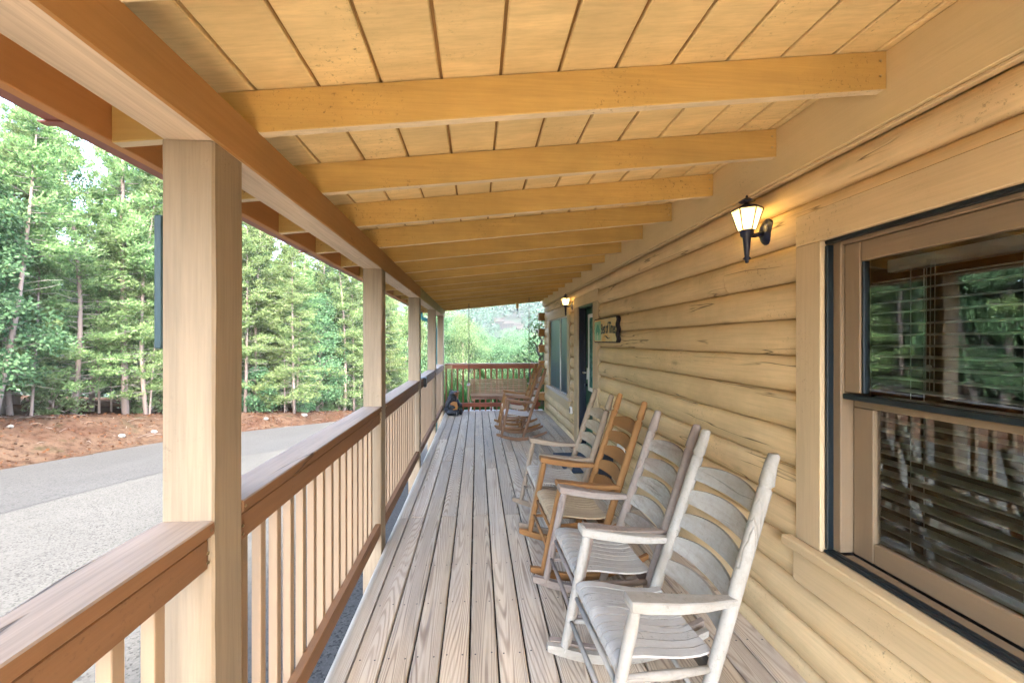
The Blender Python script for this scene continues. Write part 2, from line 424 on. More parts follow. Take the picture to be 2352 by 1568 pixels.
# ------------------------------------------------------------------ POSTS
PX0, PX1 = -.860, -.722
postY = [-.83, 1.140, 3.060, 5.040, 6.960, 8.610]
def post(y, label, w=.138, seed=0):
    r = random.Random(seed); t = thing('porch_post', (PX0 + w / 2, y + w / 2, 0), label, 'post', 'square posts along the porch edge')
    g = G(); rings = []; n = 24
    jit = [r.uniform(-.0022, .0022) for _ in range(4)]; h = w / 2; b = .006
    for k in range(n + 1):
        z = -.55 + (2.11 + .55) * k / n
        jit = [max(-.003, min(.003, q + r.uniform(-.0016, .0016))) for q in jit]
        rings.append([(h + jit[0], h - b, z), (h - b, h, z), (-h + b, h, z), (-h + jit[1], h - b, z), (-h + jit[2], -h + b, z), (-h + b, -h, z), (h - b, -h, z), (h + jit[3], -h + b, z)])
    g.loft(rings); o = g.done('shaft', M['post'], t)
    return t
pl = ['porch post just behind the camera', 'nearest and largest tan square porch post at the left, carrying the beam', 'second square porch post, where the near railing cap meets it on its left side', 'third square porch post in the row, with a black box on the rail beyond it', 'fourth porch post, split by a long vertical crack, before the corner post', 'corner post at the far end of the porch beside the carved bear']
for i, y in enumerate(postY): post(y, pl[i], seed=i + 5)

# ------------------------------------------------------------------ RAILINGS
bal_me = None
g = G().box(-.0165, .0165, -.0165, .0165, 0, .79, .002); bal_me = bpy.data.meshes.new('baluster'); bal_me.from_pydata(g.v, [], g.f); bal_me.materials.append(M['balu'])
def cap_mesh(y0, y1, seed):
    r = random.Random(seed); rings = []; n = max(8, int((y1 - y0) / .12)); o1 = o2 = 0
    for k in range(n + 1):
        y = y0 + (y1 - y0) * k / n
        o1 = max(-.004, min(.004, o1 + r.uniform(-.002, .002))); o2 = max(-.006, min(.006, o2 + r.uniform(-.003, .003)))
        a, c = -.7215 + o1 * .4, -.861 + o2
        if seed == 3 and n - 5 < k < n - 2: c += .014
        rings.append([(a, y, 1.065), (a - .004, y, 1.069), (c + .004, y, 1.069), (c, y, 1.065), (c, y, 1.034), (c + .004, y, 1.030), (a - .004, y, 1.030), (a, y, 1.034)])
    return G().loft(rings, True, False)
def rail_section(y0, y1, label, seed):
    t = thing('railing_section', (-.79, (y0 + y1) / 2, 0), label, 'railing', 'tan railing sections between the porch posts')
    def rel(gg): gg.v = [(x + .79, y - (y0 + y1) / 2, z) for x, y, z in gg.v]; return gg
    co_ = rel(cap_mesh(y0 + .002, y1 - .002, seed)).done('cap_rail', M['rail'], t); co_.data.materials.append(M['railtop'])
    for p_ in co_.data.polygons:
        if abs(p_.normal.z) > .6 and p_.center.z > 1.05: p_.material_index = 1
    rel(G().box(-.768, -.734, y0 + .003, y1 - .003, .938, 1.022, .004)).done('top_rail', M['rail'], t)
    rel(G().box(-.768, -.728, y0 + .003, y1 - .003, .095, .183, .003)).done('bottom_rail', M['rail'], t)
    pitch = .1135; n = int((y1 - y0 - .05) / pitch); s = ((y1 - y0) - (n - 1) * pitch) / 2
    for k in range(n):
        o = link('baluster', bal_me, None, t, (-.786 + .79 + R.uniform(-.001, .001), y0 + s + k * pitch - (y0 + y1) / 2 + R.uniform(-.002, .002), .2385 + R.uniform(-.003, .003)))
        o.location.z = .237
        o.rotation_euler = (R.uniform(-.002, .002), 0, R.uniform(-.03, .03))
    for yy in (y0 + .012, y1 - .012):
        for zz in (.960, .985, 1.048) :
            gg = G().tube([(-.7305, yy, zz), (-.7275, yy, zz)] if zz < 1.03 else [(-.722, yy, zz), (-.7195, yy, zz)], .0045, 6)
            rel(gg).done('nail', M['brass'], t)
# balusters reach from the bottom rail face up behind the top rail
v_ = [(x, y, z * (.93 - .09) / .79 - .147 + .0) for x, y, z in g.v]
bal_me.vertices.foreach_set('co', np.array([(x, y, z) for x, y, z in v_], 'f').ravel()); bal_me.update()
secs = [(-.692, 1.140, 'nearest railing section, its split cap running to the first post'), (1.278, 3.060, 'railing section between the first and second posts, long row of pale balusters'), (3.198, 5.040, 'railing section between the second and third posts'), (5.178, 6.960, 'railing section between the third and fourth posts, with a black box on its cap'), (7.098, 8.610, 'last side railing section, ending at the corner post by the bear')]
for i, s_ in enumerate(secs): rail_section(*s_, seed=i + 3)

br = thing('back_railing', (.4, 8.88, 0), 'red brown railing across the far end of the porch behind the swing', 'railing')
def relb(gg): gg.v = [(x - .4, y - 8.88, z) for x, y, z in gg.v]; return gg
relb(G().box(-.72, 1.50, 8.83, 8.97, 1.033, 1.070)).done('cap_rail', wood('weathered red cap', (.33, .17, .11), 'x', .4, .3), br)
relb(G().box(-.555, 1.36, 8.86, 8.90, .953, 1.031)).done('top_rail', M['redrail'], br)
relb(G().box(-.72, -.558, 8.858, 8.902, .953, 1.031)).done('pale_end_block', M['paleblock'], br)
relb(G().box(-.72, 1.42, 8.862, 8.90, .102, .192)).done('bottom_rail', M['redrail'], br)
relb(G().box(1.30, 1.375, 8.852, 8.90, .02, .95)).done('end_stud', M['redrail'], br)
g = G().box(-.0165, .0165, -.0165, .0165, .02, 1.0, .002); me = bpy.data.meshes.new('baluster'); me.from_pydata(g.v, [], g.f); me.materials.append(M['redbal'])
x = -.69
while x < 1.28:
    link('baluster', me, None, br, (x - .4, .037, R.uniform(-.02, .0))); x += .1255

# ------------------------------------------------------------------ PORCH ROOF
SL = .108
RY0 = -1.75
def rz(x): return 2.25 + SL * (x + .72)        # underside of rafters
roof = thing('porch_roof', (0, 0, 0), 'ochre stained porch roof, rafters and grooved boards overhead', 'roof')
rafY = [1.355 + .5355 * k for k in range(-5, 15)]
th = .137
def rafter_mesh():
    g = G(); x0, x1 = -1.170, 1.498; rings = []; r = random.Random(3)
    for k in range(13):
        x = x0 + (x1 - x0) * k / 12; z = rz(x); b = .003; w = .0385; j = r.uniform(-.001, .001)
        rings.append([(x, w, z + b), (x, w, z + th), (x, 0, z + th), (x, 0 + j, z + b), (x, b, z), (x, w - b, z)])
    g.loft(rings, True, True); me = bpy.data.meshes.new('rafter'); me.from_pydata(g.v, [], g.f); me.materials.append(M['rafter']); me.materials.append(M['worn_lit_x'])
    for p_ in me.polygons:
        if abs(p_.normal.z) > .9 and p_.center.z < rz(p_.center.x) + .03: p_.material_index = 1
    return me
rm = rafter_mesh()
for y in rafY:
    if y > RY0: link('rafter', rm, None, roof, (0, y, R.uniform(-.003, .003)))
link('end_rafter', rm, None, roof, (0, 9.08, 0))
# grooved boards above the rafters
gx_ = [-1.21, -1.137, -.934, -.731, -.528, -.325, -.122, .081, .284, .487, .690, .893, 1.096, 1.299, 1.465, 1.54]
for a, b in zip(gx_[:-1], gx_[1:]):
    for y0, y1 in ((RY0, -.25), (-.246, 4.10), (4.104, 9.30)):
        g = G(); xa, xb = a + .0055, b - .0055; z0 = th + .002
        rings = []
        for y in (y0, y1):
            rings.append([(xa, y, rz(xa) + z0 + .004), (xa + .004, y, rz(xa) + z0), (xb - .004, y, rz(xb) + z0), (xb, y, rz(xb) + z0 + .004), (xb, y, rz(xb) + z0 + .016), (xa, y, rz(xa) + z0 + .016)])
        g.loft(rings, True, True); xm, ym = (xa + xb) / 2, (y0 + y1) / 2
        g.v = [(p[0] - xm, p[1] - ym, p[2] - rz(xm)) for p in g.v]
        g.done('ceiling_board', M['ceil'], roof, loc=(xm, ym, rz(xm)))
def slab(name, x0, x1, zo0, zo1, mat):
    g = G(); rings = [[(x0, y, rz(x0) + zo0), (x1, y, rz(x1) + zo0), (x1, y, rz(x1) + zo1), (x0, y, rz(x0) + zo1)] for y in (RY0, 9.32)]
    g.loft(rings, True, True); return g.done(name, mat, roof)
slab('groove_backing', -1.21, 1.60, th + .0185, th + .030, wood('groove shade stain', (.36, .21, .07), 'y', .3, .3))
slab('shingle_layer', -1.23, 1.70, th + .032, th + .05, M['shingle'])
# fascia and gutter
def ybox(name, x0, x1, z0, z1, mat, y0=RY0, y1=9.10, parent=roof, b=.003):
    return G().box(x0, x1, y0, y1, z0, z1, b).done(name, mat, parent)
zf = rz(-1.172)
ybox('fascia_board', -1.212, -1.174, zf + .002, zf + .165, M['fascia'])
def gutter_seg(y0, y1):
    g = G(); z = zf
    prof = [(-1.214, z + .13), (-1.214, z + .022), (-1.228, z + .018), (-1.285, z + .018), (-1.303, z + .05), (-1.303, z + .085), (-1.322, z + .13), (-1.319, z + .132), (-1.300, z + .087), (-1.300, z + .052), (-1.283, z + .021), (-1.229, z + .021), (-1.217, z + .024), (-1.217, z + .13)]
    g.loft([[(x, y, zz) for x, zz in prof] for y in (y0, y1)], True, False); return g.done('gutter', M['gutter'], roof)
gutter_seg(RY0, 1.278)
for a, b in ((1.283, 3.0), (3.004, 6.1), (6.104, 9.12)): gutter_seg(a, b)
for yj in (1.28, 3.0, 6.1):
    G().box(-1.306, -1.216, yj - .012, yj + .016, zf + .012, zf + .0175).done('gutter_seam', M['gutter'], roof)
# downspout (teal) : elbow from the gutter end back to the wall of posts and down
G().tube([(-1.27, 9.05, zf + .03), (-1.27, 9.06, zf - .06), (-1.24, 9.07, zf - .12), (-1.05, 9.08, zf - .19), (-.97, 9.09, zf - .25), (-.945, 9.09, zf - .36), (-.94, 9.09, 0), (-.94, 9.09, -1.2)], .042, 10).done('downspout', M['teal'], roof, True)
# beam on the posts
def beam_seg(y0, y1, mat, seed):
    r = random.Random(seed); rings = []; n = max(6, int((y1 - y0) / .07)); j = 0; j2 = 0
    for k in range(n + 1):
        y = y0 + (y1 - y0) * k / n; j = max(-.004, min(.004, j + r.uniform(-.003, .003))); j2 = max(-.0015, min(.0015, j2 + r.uniform(-.0008, .0008)))
        a, c = -.7205 + j2, -.862 + j; z0, z1 = 2.112, 2.249
        rings.append([(a, y, z1), (c, y, z1 - .0), (c, y, z0 + .006), (c + .006, y, z0), (a - .005, y, z0), (a, y, z0 + .005)])
    o = G().loft(rings, True, False).done('beam', mat, roof); o.data.materials.append(M['worn_lit_y'])
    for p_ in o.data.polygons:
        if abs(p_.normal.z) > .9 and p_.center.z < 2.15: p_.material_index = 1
beam_seg(RY0, -.76, M['beam'], 1); beam_seg(-.757, 3.10, M['beam'], 2); beam_seg(3.103, 5.10, M['beam'], 3); beam_seg(5.103, 9.0, M['beam_green'], 4)
# blocking between rafters above the beam keeps a shadow line; ledger board on the wall
ybox('ledger_board', 1.500, 1.545, 2.368, rz(1.5) + th, wood('ledger stain', (.68, .53, .28), 'y', .12, .2, 0, dirt=.35, vary=.02), y1=9.06)
ybox('ledger_lip', 1.512, 1.545, 2.352, 2.366, M['trim_y'], y1=9.06)
for y in rafY:
    if y > .5:
        for dz in (.045, .1): G().tube([(1.475, y - .0025, rz(1.475) + dz), (1.475, y + .001, rz(1.475) + dz)], .005, 6).done('nail', M['brass'], roof)

# ------------------------------------------------------------------ LOG CABIN
cab = thing('log_cabin', (1.6, 3, 0), 'tan log cabin wall with window, door and far window', 'house')
cx, cy = 1.6, 3
def C(gg): gg.v = [(x - cx, y - cy, z) for x, y, z in gg.v]; return gg
XT, XG = 1.512, 1.562     # log crest and groove
def log_seg(y0, y1, z0, h=.18, roundend=(False, False), seed=0, cut=None):
    r = random.Random(seed * 7 + int(z0 * 100)); n = max(2, int((y1 - y0) / .35)); na = 10; rings = []
    ys = [y0 + (y1 - y0) * k / n for k in range(n + 1)]
    ins = []
    if roundend[0]: ys = [y0, y0 + .006, y0 + .02] + ys[1:]
    if roundend[1]: ys = ys[:-1] + [y1 - .02, y1 - .006, y1]
    ph = r.uniform(0, 6); amp = r.uniform(.0015, .004)
    for y in ys:
        e = 1.0
        if roundend[0]: e = min(e, .62 + .38 * min(1, ((y - y0) / .02) ** .5))
        if roundend[1]: e = min(e, .62 + .38 * min(1, (max(0, y1 - y) / .02) ** .5))
        wb = amp * sin(ph + y * 2.1) + r.uniform(-.0008, .0008)
        ring = []
        for k in range(na + 1):
            a = pi * k / na; zz = z0 + .0004 + (h - .0008) * (.5 - .5 * cos(a)); d = sin(a) ** .85
            ring.append((XG - (XG - XT) * d * e - wb * d, y, zz))
        ring.append((1.66, y, z0 + h - .0015)); ring.append((1.66, y, z0 + .0015))
        rings.append(ring)
    g = C(G().loft(rings, True, False)); ym = (y0 + y1) / 2
    o = g.done('log', M['log'], cab); smooth_angle(o, 50); return o
YE = 8.86
W1 = (-.05, 1.645); D1 = (5.10, 5.885); W2 = (6.585, 8.30)
zs = [2.03 - .18 * k for k in range(0, 13)]
for k, z in enumerate(zs + [2.21]):
    h = .18 if z < 2.2 else .142
    near_end = z > .6 and z < 2.0
    segs = []
    if z > 2.0:
        segs = [(DY0, 2.72, (0, 0)), (2.724, YE, (0, 0))] if z < 2.2 else [(DY0, YE, (0, 0))]
        if z < 2.2:
            segs = [(DY0, 4.9, (0, 0)), (6.085, YE, (1, 0))]
    else:
        top_w = z + .18 > .60
        left = 1.78 if z + .18 > .44 else DY0
        if left > 0: segs.append((DY0, W1[0] - .13, (0, 0)))
        if abs(z - 1.85) < .01: segs += [(left, 2.333, (0, 0)), (2.337, 4.87, (0, 1))]
        else: segs.append((left, 4.87, (0, 1)))
        if z + .18 > .44:
            segs.append((6.115, 6.415, (1, 1)))
            segs.append((8.45, YE, (0, 0)))
        else: segs.append((6.10, YE, (1, 0)))
    for a, b, re in segs: log_seg(a, b, z, h, re, seed=k)
# crossing log ends at the far corner
for k in range(6):
    zc = 2.122 - .361 * k
    C(G().box(1.393, 1.535, YE + .005, YE + .17, zc - .085, zc + .085, .006)).done('log_end', M['logx'], cab)
    C(G().tube([(1.45, YE + .0, zc - .18), (1.45, YE + .0, zc - .18)], .001, 3)) 
# far gable wall so the corner is solid, and the rest of the house body
C(G().box(1.54, 7, YE + .02, YE + .16, -.6, 2.6)).done('end_wall', M['log'], cab)
for b_ in ((6.9, 7, DY0, YE, -1.5, 5.7), (1.7, 6.9, DY0, DY0 + .1, -1.5, 4.5), (1.7, 6.9, YE + .17, YE + .2, -1.5, 4.5)): C(G().box(*b_)).done('outer_wall', M['trim_y'], cab)
C(G().box(1.60, 1.66, DY0, YE, 2.33, 2.75)).done('upper_wall', M['trim_y'], cab)
gr = G(); gr.loft([[(1.3, y, 2.72), (7, y, 5.6), (7, y, 5.75), (1.3, y, 2.84)] for y in (RY0, 9.4)], True, True); C(gr).done('roof', M['shingle'], cab)
# window and door trims
def tb(name, y0, y1, z0, z1, x0=1.508, x1=1.60, mat=None, b=.003):
    return C(G().box(x0, x1, y0, y1, z0, z1, b)).done(name, mat or M['trim_z'], cab)
tb('window_header', -.2, 1.783, 2.005, 2.147, mat=M['trim_y'])
tb('window_side_trim', 1.647, 1.783, .634, 2.003)
tb('window_side_trim', -.19, -.052, .634, 2.003)
tb('window_stool', -.25, 1.825, .588, .630, x0=1.466, x1=1.60, mat=M['trim_y'], b=.006)
tb('window_apron', -.2, 1.79, .432, .586, x0=1.500, mat=M['trim_y'])
tb('door_header', 4.886, 6.10, 2.078, 2.226, mat=M['trim_y'])
tb('door_side_trim', 4.886, 5.098, 0.002, 2.076)
tb('door_side_trim', 5.888, 6.09, 0.002, 2.076)
tb('window_header', 6.42, 8.44, 2.0, 2.14, mat=M['trim_y'])
tb('window_side_trim', 6.42, 6.583, .626, 1.998); tb('window_side_trim', 8.302, 8.44, .626, 1.998)
tb('window_stool', 6.39, 8.47, .578, .624, x0=1.480, mat=wood('grey sill', (.55, .47, .36), 'y', .3, .2), b=.006)
tb('window_apron', 6.42, 8.44, .427, .576, x0=1.500, mat=M['trim_y'])

def window_near():
    w = C(G().box(1.535, 1.560, W1[0], 1.645, .632, .650)).done('window', M['screen'], cab)
    y0, y1, z0, z1 = W1[0], 1.645, .632, 2.003
    def s(name, a, b, c, d, e, f, mat, bv=.003):
        gg = C(G().box(a, b, c, d, e, f, bv)); return gg.done(name, mat, w)
    s('screen_channel', 1.526, 1.556, y1 - .016, y1, z0 + .019, z1 - .022, M['screen'])
    s('screen_channel', 1.526, 1.556, y0, y1, z1 - .016, z1, M['screen'])
    s('screen_channel', 1.520, 1.534, y0, y1, z0 + .002, z0 + .016, M['screen'])
    s('jamb', 1.558, 1.70, y1 - .046, y1 - .002, z0 + .02, z1, M['taupe'])
    s('jamb_head', 1.558, 1.70, y0, y1 - .048, z1 - .03, z1 - .001, M['taupe_y'])
    # upper sash
    zm = 1.325; S0 = 1.572
    s('upper_sash_stile', S0, S0 + .035, y1 - .118, y1 - .049, zm + .02, z1 - .032, M['taupe'])
    s('upper_sash_rail', S0, S0 + .035, y0, y1 - .12, z1 - .112, z1 - .032, M['taupe_y'])
    s('check_rail', S0 - .010, S0 + .035, y0, y1 - .049, zm - .010, zm + .012, M['screen'])
    s('upper_sash_bead', S0 + .004, S0 + .032, y1 - .131, y1 - .120, zm + .02, z1 - .114, M['screen'])
    # lower sash set further in
    T0 = 1.612
    s('lower_sash_stile', T0, T0 + .035, y1 - .135, y1 - .049, z0 + .02, zm - .045, M['taupe'])
    s('lower_sash_top_rail', T0, T0 + .035, y0, y1 - .049, zm - .043, zm - .0105, M['taupe_y'])
    s('lower_sash_rail', T0, T0 + .035, y0, y1 - .137, z0 + .02, z0 + .105, M['taupe_y'])
    s('sill_slope', 1.560, 1.612, y0, y1 - .048, z0 - .02, z0 + .012, M['taupe_y'])
    def pane(x, a, b, c, d):
        gg = C(G().add([(x, a, c), (x, b, c), (x, b, d), (x, a, d)], [(3, 2, 1, 0)])); return gg.done('pane', M['glass'], w)
    pane(S0 + .018, y0, y1 - .122, zm + .018, z1 - .114)
    pane(T0 + .018, y0, y1 - .137, z0 + .103, zm - .045)
    # blind
    s('blind_headrail', 1.655, 1.70, y0, y1 - .15, z1 - .165, z1 - .115, M['blind'])
    gg = G(); a = radians(6); L = y1 - .095 - y0
    rings = []
    for y in (0, L):
        rings.append([(-.025 * cos(a), y, -.025 * sin(a)), (0, y, .003), (.025 * cos(a), y, .025 * sin(a)), (.025 * cos(a), y, .025 * sin(a) + .004), (0, y, .0065), (-.025 * cos(a), y, -.025 * sin(a) + .0045)])
    gg.loft(rings, True, True); me = bpy.data.meshes.new('blind_slat'); me.from_pydata(gg.v, [], gg.f); me.materials.append(M['blind'])
    s('inner_sill', 1.655, 1.745, y0, y1 - .08, z0 + .03, z0 + .075, M['blind'])
    z = z1 - .20
    while z > z0 + .13:
        o = link('blind_slat', me, None, w, (1.674 - cx, y0 - cy, z - 0), (R.uniform(-.0015, .0015), R.uniform(-.03, .03), 0)); z -= .0435
    s('blind_bottom_rail', 1.652, 1.697, y0, y1 - .10, z0 + .095, z0 + .115, M['blind'])
    for yy in (1.40, 1.085, .80, .45):
        for xx in (1.647, 1.702): C(G().tube([(xx, yy, z0 + .11), (xx, yy, z1 - .15)], .0016, 5)).done('blind_cord', M['blind'], w)
    for q in (1.345, 1.332, 1.318): C(G().tube([(1.646, yy_, zz_) for yy_, zz_ in ((q, z1 - .14), (q + .004, 1.38))], .0014, 5)).done('pull_cord', M['blind'], w)
    s('cord_toggle', 1.640, 1.650, 1.33, 1.345, 1.45, 1.475, M['blind'])
    # room behind
    g = G(); g.box(1.76, 5.2, -1.0, 2.6, .0, 2.3, .01); g.f = [q[::-1] for q in g.f]
    return w
window_near()
# room shell behind the near window (inward box of walls)
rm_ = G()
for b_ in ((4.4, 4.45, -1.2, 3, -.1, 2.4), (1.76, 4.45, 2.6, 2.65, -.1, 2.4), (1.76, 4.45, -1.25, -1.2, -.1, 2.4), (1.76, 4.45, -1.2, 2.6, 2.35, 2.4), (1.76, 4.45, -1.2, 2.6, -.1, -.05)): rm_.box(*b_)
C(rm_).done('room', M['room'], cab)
# wall body around openings (inside face)
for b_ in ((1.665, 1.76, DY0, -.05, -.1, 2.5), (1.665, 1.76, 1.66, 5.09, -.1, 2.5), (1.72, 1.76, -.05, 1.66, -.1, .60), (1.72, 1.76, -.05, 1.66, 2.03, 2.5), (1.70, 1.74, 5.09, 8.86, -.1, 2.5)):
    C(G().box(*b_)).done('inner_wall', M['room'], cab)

def window_far():
    w = C(G().box(1.530, 1.56, 6.585, 8.30, .626, .650)).done('window', M['taupe_y'], cab)
    tealg = NT('teal tinted screen glass'); v = tealg.coord(False)
    cur = tealg.noise(stretch(tealg, v, 'z', .35, 9), 1.0, 3, .5)
    tealg.col(tealg.mix(tealg.ramp(cur, [(.35, 0), (.7, 1)]), (.008, .05, .08), (.02, .10, .12)))
    tealg.b.inputs['Roughness'].default_value = .35
    for a, b in ((6.60, 7.24), (7.28, 8.285)):
        C(G().box(1.548, 1.552, a, b, .652, 1.975)).done('pane', tealg.m, w)
    C(G().box(1.532, 1.556, 7.243, 7.277, .652, 1.975)).done('mullion', M['white'], w)
    C(G().box(1.532, 1.556, 6.585, 8.30, 1.978, 1.997)).done('head_frame', M['white'], w)
    C(G().box(1.545, 1.550, 6.60, 8.285, 1.32, 1.335)).done('check_rail', tealg.m, w)
window_far()

def door():
    d = C(G().box(1.632, 1.665, 5.10, 5.885, .03, 2.05)).done('door', M['doorgreen'], cab)
    def s(name, a, b, c, dd, e, f, mat, bv=.003): return C(G().box(a, b, c, dd, e, f, bv)).done(name, mat, d)
    s('jamb', 1.530, 1.70, 5.862, 5.887, .03, 2.076, M['doornavy'])
    s('head_jamb', 1.530, 1.70, 5.10, 5.861, 2.052, 2.076, M['doorgreen'])
    s('weather_strip', 1.605, 1.631, 5.845, 5.861, .03, 2.05, M['doornavy'])
    s('glass_frame', 1.617, 1.631, 5.645, 5.70, .90, 1.90, M['white'])
    s('glass_frame', 1.617, 1.631, 5.10, 5.70, 1.902, 1.955, M['white'])
    s('glass_frame', 1.617, 1.631, 5.10, 5.70, .845, .898, M['white'])
    leaded = NT('leaded door glass'); v = leaded.coord(False)
    f = leaded.noise(v, 14, 4, .7); leaded.col(leaded.mix(leaded.ramp(f, [(.4, 0), (.65, 1)]), (.02, .20, .17), (.18, .5, .42))); leaded.b.inputs['Roughness'].default_value = .15
    s('glass', 1.623, 1.631, 5.10, 5.643, .90, 1.90, leaded.m)
    for yy in (5.58, 5.54): s('lead_came', 1.619, 1.6225, yy, yy + .008, .90, 1.90, M['black'])
    hb = s('handle_plate', 1.619, 1.631, 5.745, 5.785, 1.0, 1.17, M['white'])
    s('handle', 1.567, 1.618, 5.755, 5.775, 1.09, 1.108, M['white']); s('handle_grip', 1.557, 1.5665, 5.70, 5.79, 1.088, 1.110, M['brass'])
    s('lock', 1.582, 1.631, 5.75, 5.785, .90, .935, M['black'])
    s('threshold', 1.505, 1.70, 5.102, 5.886, .003, .030, M['alu'])
door()

# ------------------------------------------------------------------ things on and by the wall
o = G().box(1.05, 1.49, 4.62, 5.45, 0, .012).done('door_mat', M['mat']); tag(o, 'dark navy ribbed mat on the deck in front of the green door', 'mat')
o.data.transform(__import__('mathutils').Matrix.Translation((-1.27, -5.0, -.004))); o.location = (1.27, 5.0, .006)

bn = thing('bin', (1.42, 4.42, .003), 'dark bin on the deck against the logs, behind the rocking chairs', 'bin')
g = G(); g.loft([[(sx * w, sy * l, z) for sx, sy in ((-1, -1), (1, -1), (1, 1), (-1, 1))] for w, l, z in ((.07, .10, 0), (.085, .13, .30))], True); g.done('tub', plain('dark navy plastic', (.012, .018, .03), .45), bn)
G().box(-.09, .09, -.14, .14, .301, .322, .006).done('rim', plain('dark plastic rim', (.014, .02, .034), .4), bn)

pt = thing('round_cover', (1.50, 4.02, .40), 'white round cover on the logs seen between the rocker slats', 'vent cover')
g = G(); g.lathe([(.03, 0), (.105, .002), (.118, .010), (.112, .02), (.05, .028), (.01, .030)], n=24); g.v = [(-z, x, y) for x, y, z in g.v]; g.done('disc', M['white'], pt, True)
g = G(); g.lathe([(.05, -.03), (.05, 0)], n=12); g.v = [(-z, x, y) for x, y, z in g.v]; g.done('stem', M['black'], pt)

ou = thing('outlet', (1.515, 6.27, .46), 'small white outlet box on the log beside the door trim', 'outlet')
G().box(-.03, .006, -.035, .035, -.055, .055, .004).done('cover', M['white'], ou)
G().box(-.036, -.031, -.018, .018, -.035, .035, .003).done('socket', M['black'], ou)

# sign
sg = thing('sign', (1.49, 4.50, 1.69), 'scalloped wooden plaque reading Best of Times, beside the door', 'sign')
def outline(n=60):
    pts = []; hy, hz = .395, .135
    for k in range(31): pts.append((-hy + 2 * hy * k / 30, hz + (.006 if k % 2 else 0)))
    r = random.Random(4)
    for k in range(1, 12): pts.append((hy + .018 * sin(k * 1.3) + .01 * sin(pi * k / 12), hz - 2 * hz * k / 12))
    for k in range(31): pts.append((hy - 2 * hy * k / 30, -hz - (.006 if k % 2 else 0)))
    for k in range(1, 12): pts.append((-hy - .018 * sin(k * 1.3), -hz + 2 * hz * k / 12))
    return pts
ol = outline()
g = G(); g.loft([[(x, y * s, z * s) for y, z in ol] for x, s in ((.02, 1.03), (-.012, 1.03), (-.018, 1.0))], True, False); g.done('bark_edge', plain('dark bark edge', (.02, .014, .02), .8), sg)
g = G(); n = len(ol); g.add([(-.0195, y * .965, z * .95) for y, z in ol] + [(-.0195, 0, 0)], [((k + 1) % n, k, n) for k in range(n)])
NF = NT('plaque face'); v = NF.coord(False)
fz = NF.noise(v, 6, 4); NF.col(NF.mix(NF.ramp(fz, [(.4, 0), (.62, 1)]), (.62, .44, .20), (.66, .33, .06))); NF.b.inputs['Roughness'].default_value = .4
g.done('face', NF.m, sg)
# green painted panel with a tree on the far side of the plaque
g = G().add([(-.0205, y, z) for y, z in ((.13, -.12), (.375, -.12), (.385, .0), (.37, .11), (.13, .115))], [(0, 1, 2, 3, 4)]); g.f = [q[::-1] for q in g.f]; g.done('painted_panel', plain('pale green paint', (.25, .48, .26), .5), sg)
g = G()
for (cy_, cz_, r_) in ((.25, .03, .055), (.21, .0, .045), (.29, .0, .045), (.25, -.01, .06)):
    n = 12; g.add([(-.0212 - .0002 * r_ * 10, cy_ + r_ * cos(2 * pi * k / n), cz_ + r_ * .85 * sin(2 * pi * k / n)) for k in range(n)], [tuple(range(n))])
g.done('painted_tree', plain('green paint', (.03, .28, .16), .5), sg)
G().box(-.0225, -.022, .24, .26, -.11, -.02, .0002).done('painted_trunk', plain('cream paint', (.6, .6, .4), .5), sg)
fc = bpy.data.curves.new('lettering', 'FONT'); fc.body = 'Best of Times'; fc.size = .125; fc.align_x = 'CENTER'; fc.align_y = 'CENTER'; fc.extrude = .0006; fc.offset = .0022; fc.shear = .18; fc.space_character = .92
to = bpy.data.objects.new('lettering', fc); COL.objects.link(to)
bpy.context.view_layer.update()
me = bpy.data.meshes.new_from_object(to.evaluated_get(bpy.context.evaluated_depsgraph_get())); bpy.data.objects.remove(to)
co = np.empty(len(me.vertices) * 3, 'f'); me.vertices.foreach_get('co', co); co = co.reshape(-1, 3)
wd = co[:, 0].max() - co[:, 0].min(); k_ = .50 / wd
tx = co[:, 0] * k_; ty = co[:, 1] * 1.15
new = np.stack([-.0218 - co[:, 2], -.125 - tx, 1.12 * ty * (1 + .12 * np.cos(tx * 6)) + .03 * np.cos(tx * 4) - .01], -1).astype('f')
me.vertices.foreach_set('co', new.ravel()); me.update(); me.materials.clear(); me.name = 'lettering'
link('lettering', me, plain('black lettering', (.01, .01, .02), .5), sg)
g = G(); g.tube([(-.022, .02 - .22 * t, -.078 + .012 * sin(t * 2 * pi) - .008 * t) for t in np.linspace(0, 1, 14)], [.001 + .005 * sin(pi * t) for t in np.linspace(0, 1, 14)], 6); g.done('flourish', plain('black paint stroke', (.01, .01, .02), .5), sg)

# wall lanterns
frost = NT('frosted lamp glass'); frost.t.nodes.remove(frost.b)
tl = frost.n('ShaderNodeBsdfTranslucent'); tl.inputs[0].default_value = (1, .9, .72, 1)
tr_ = frost.n('ShaderNodeBsdfTransparent'); tr_.inputs[0].default_value = (1, .95, .85, 1)
em = frost.n('ShaderNodeEmission'); em.inputs[0].default_value = (1, .70, .36, 1); em.inputs[1].default_value = .018
m1 = frost.n('ShaderNodeMixShader'); m1.inputs[0].default_value = .35; frost.l(tl.outputs[0], m1.inputs[1]); frost.l(tr_.outputs[0], m1.inputs[2])
ad = frost.n('ShaderNodeAddShader'); frost.l(m1.outputs[0], ad.inputs[0]); frost.l(em.outputs[0], ad.inputs[1]); frost.l(ad.outputs[0], frost.out.inputs[0])
bulbm = plain('lit bulb', (1, .9, .7), .5, emit=(1, .78, .42), es=.8)
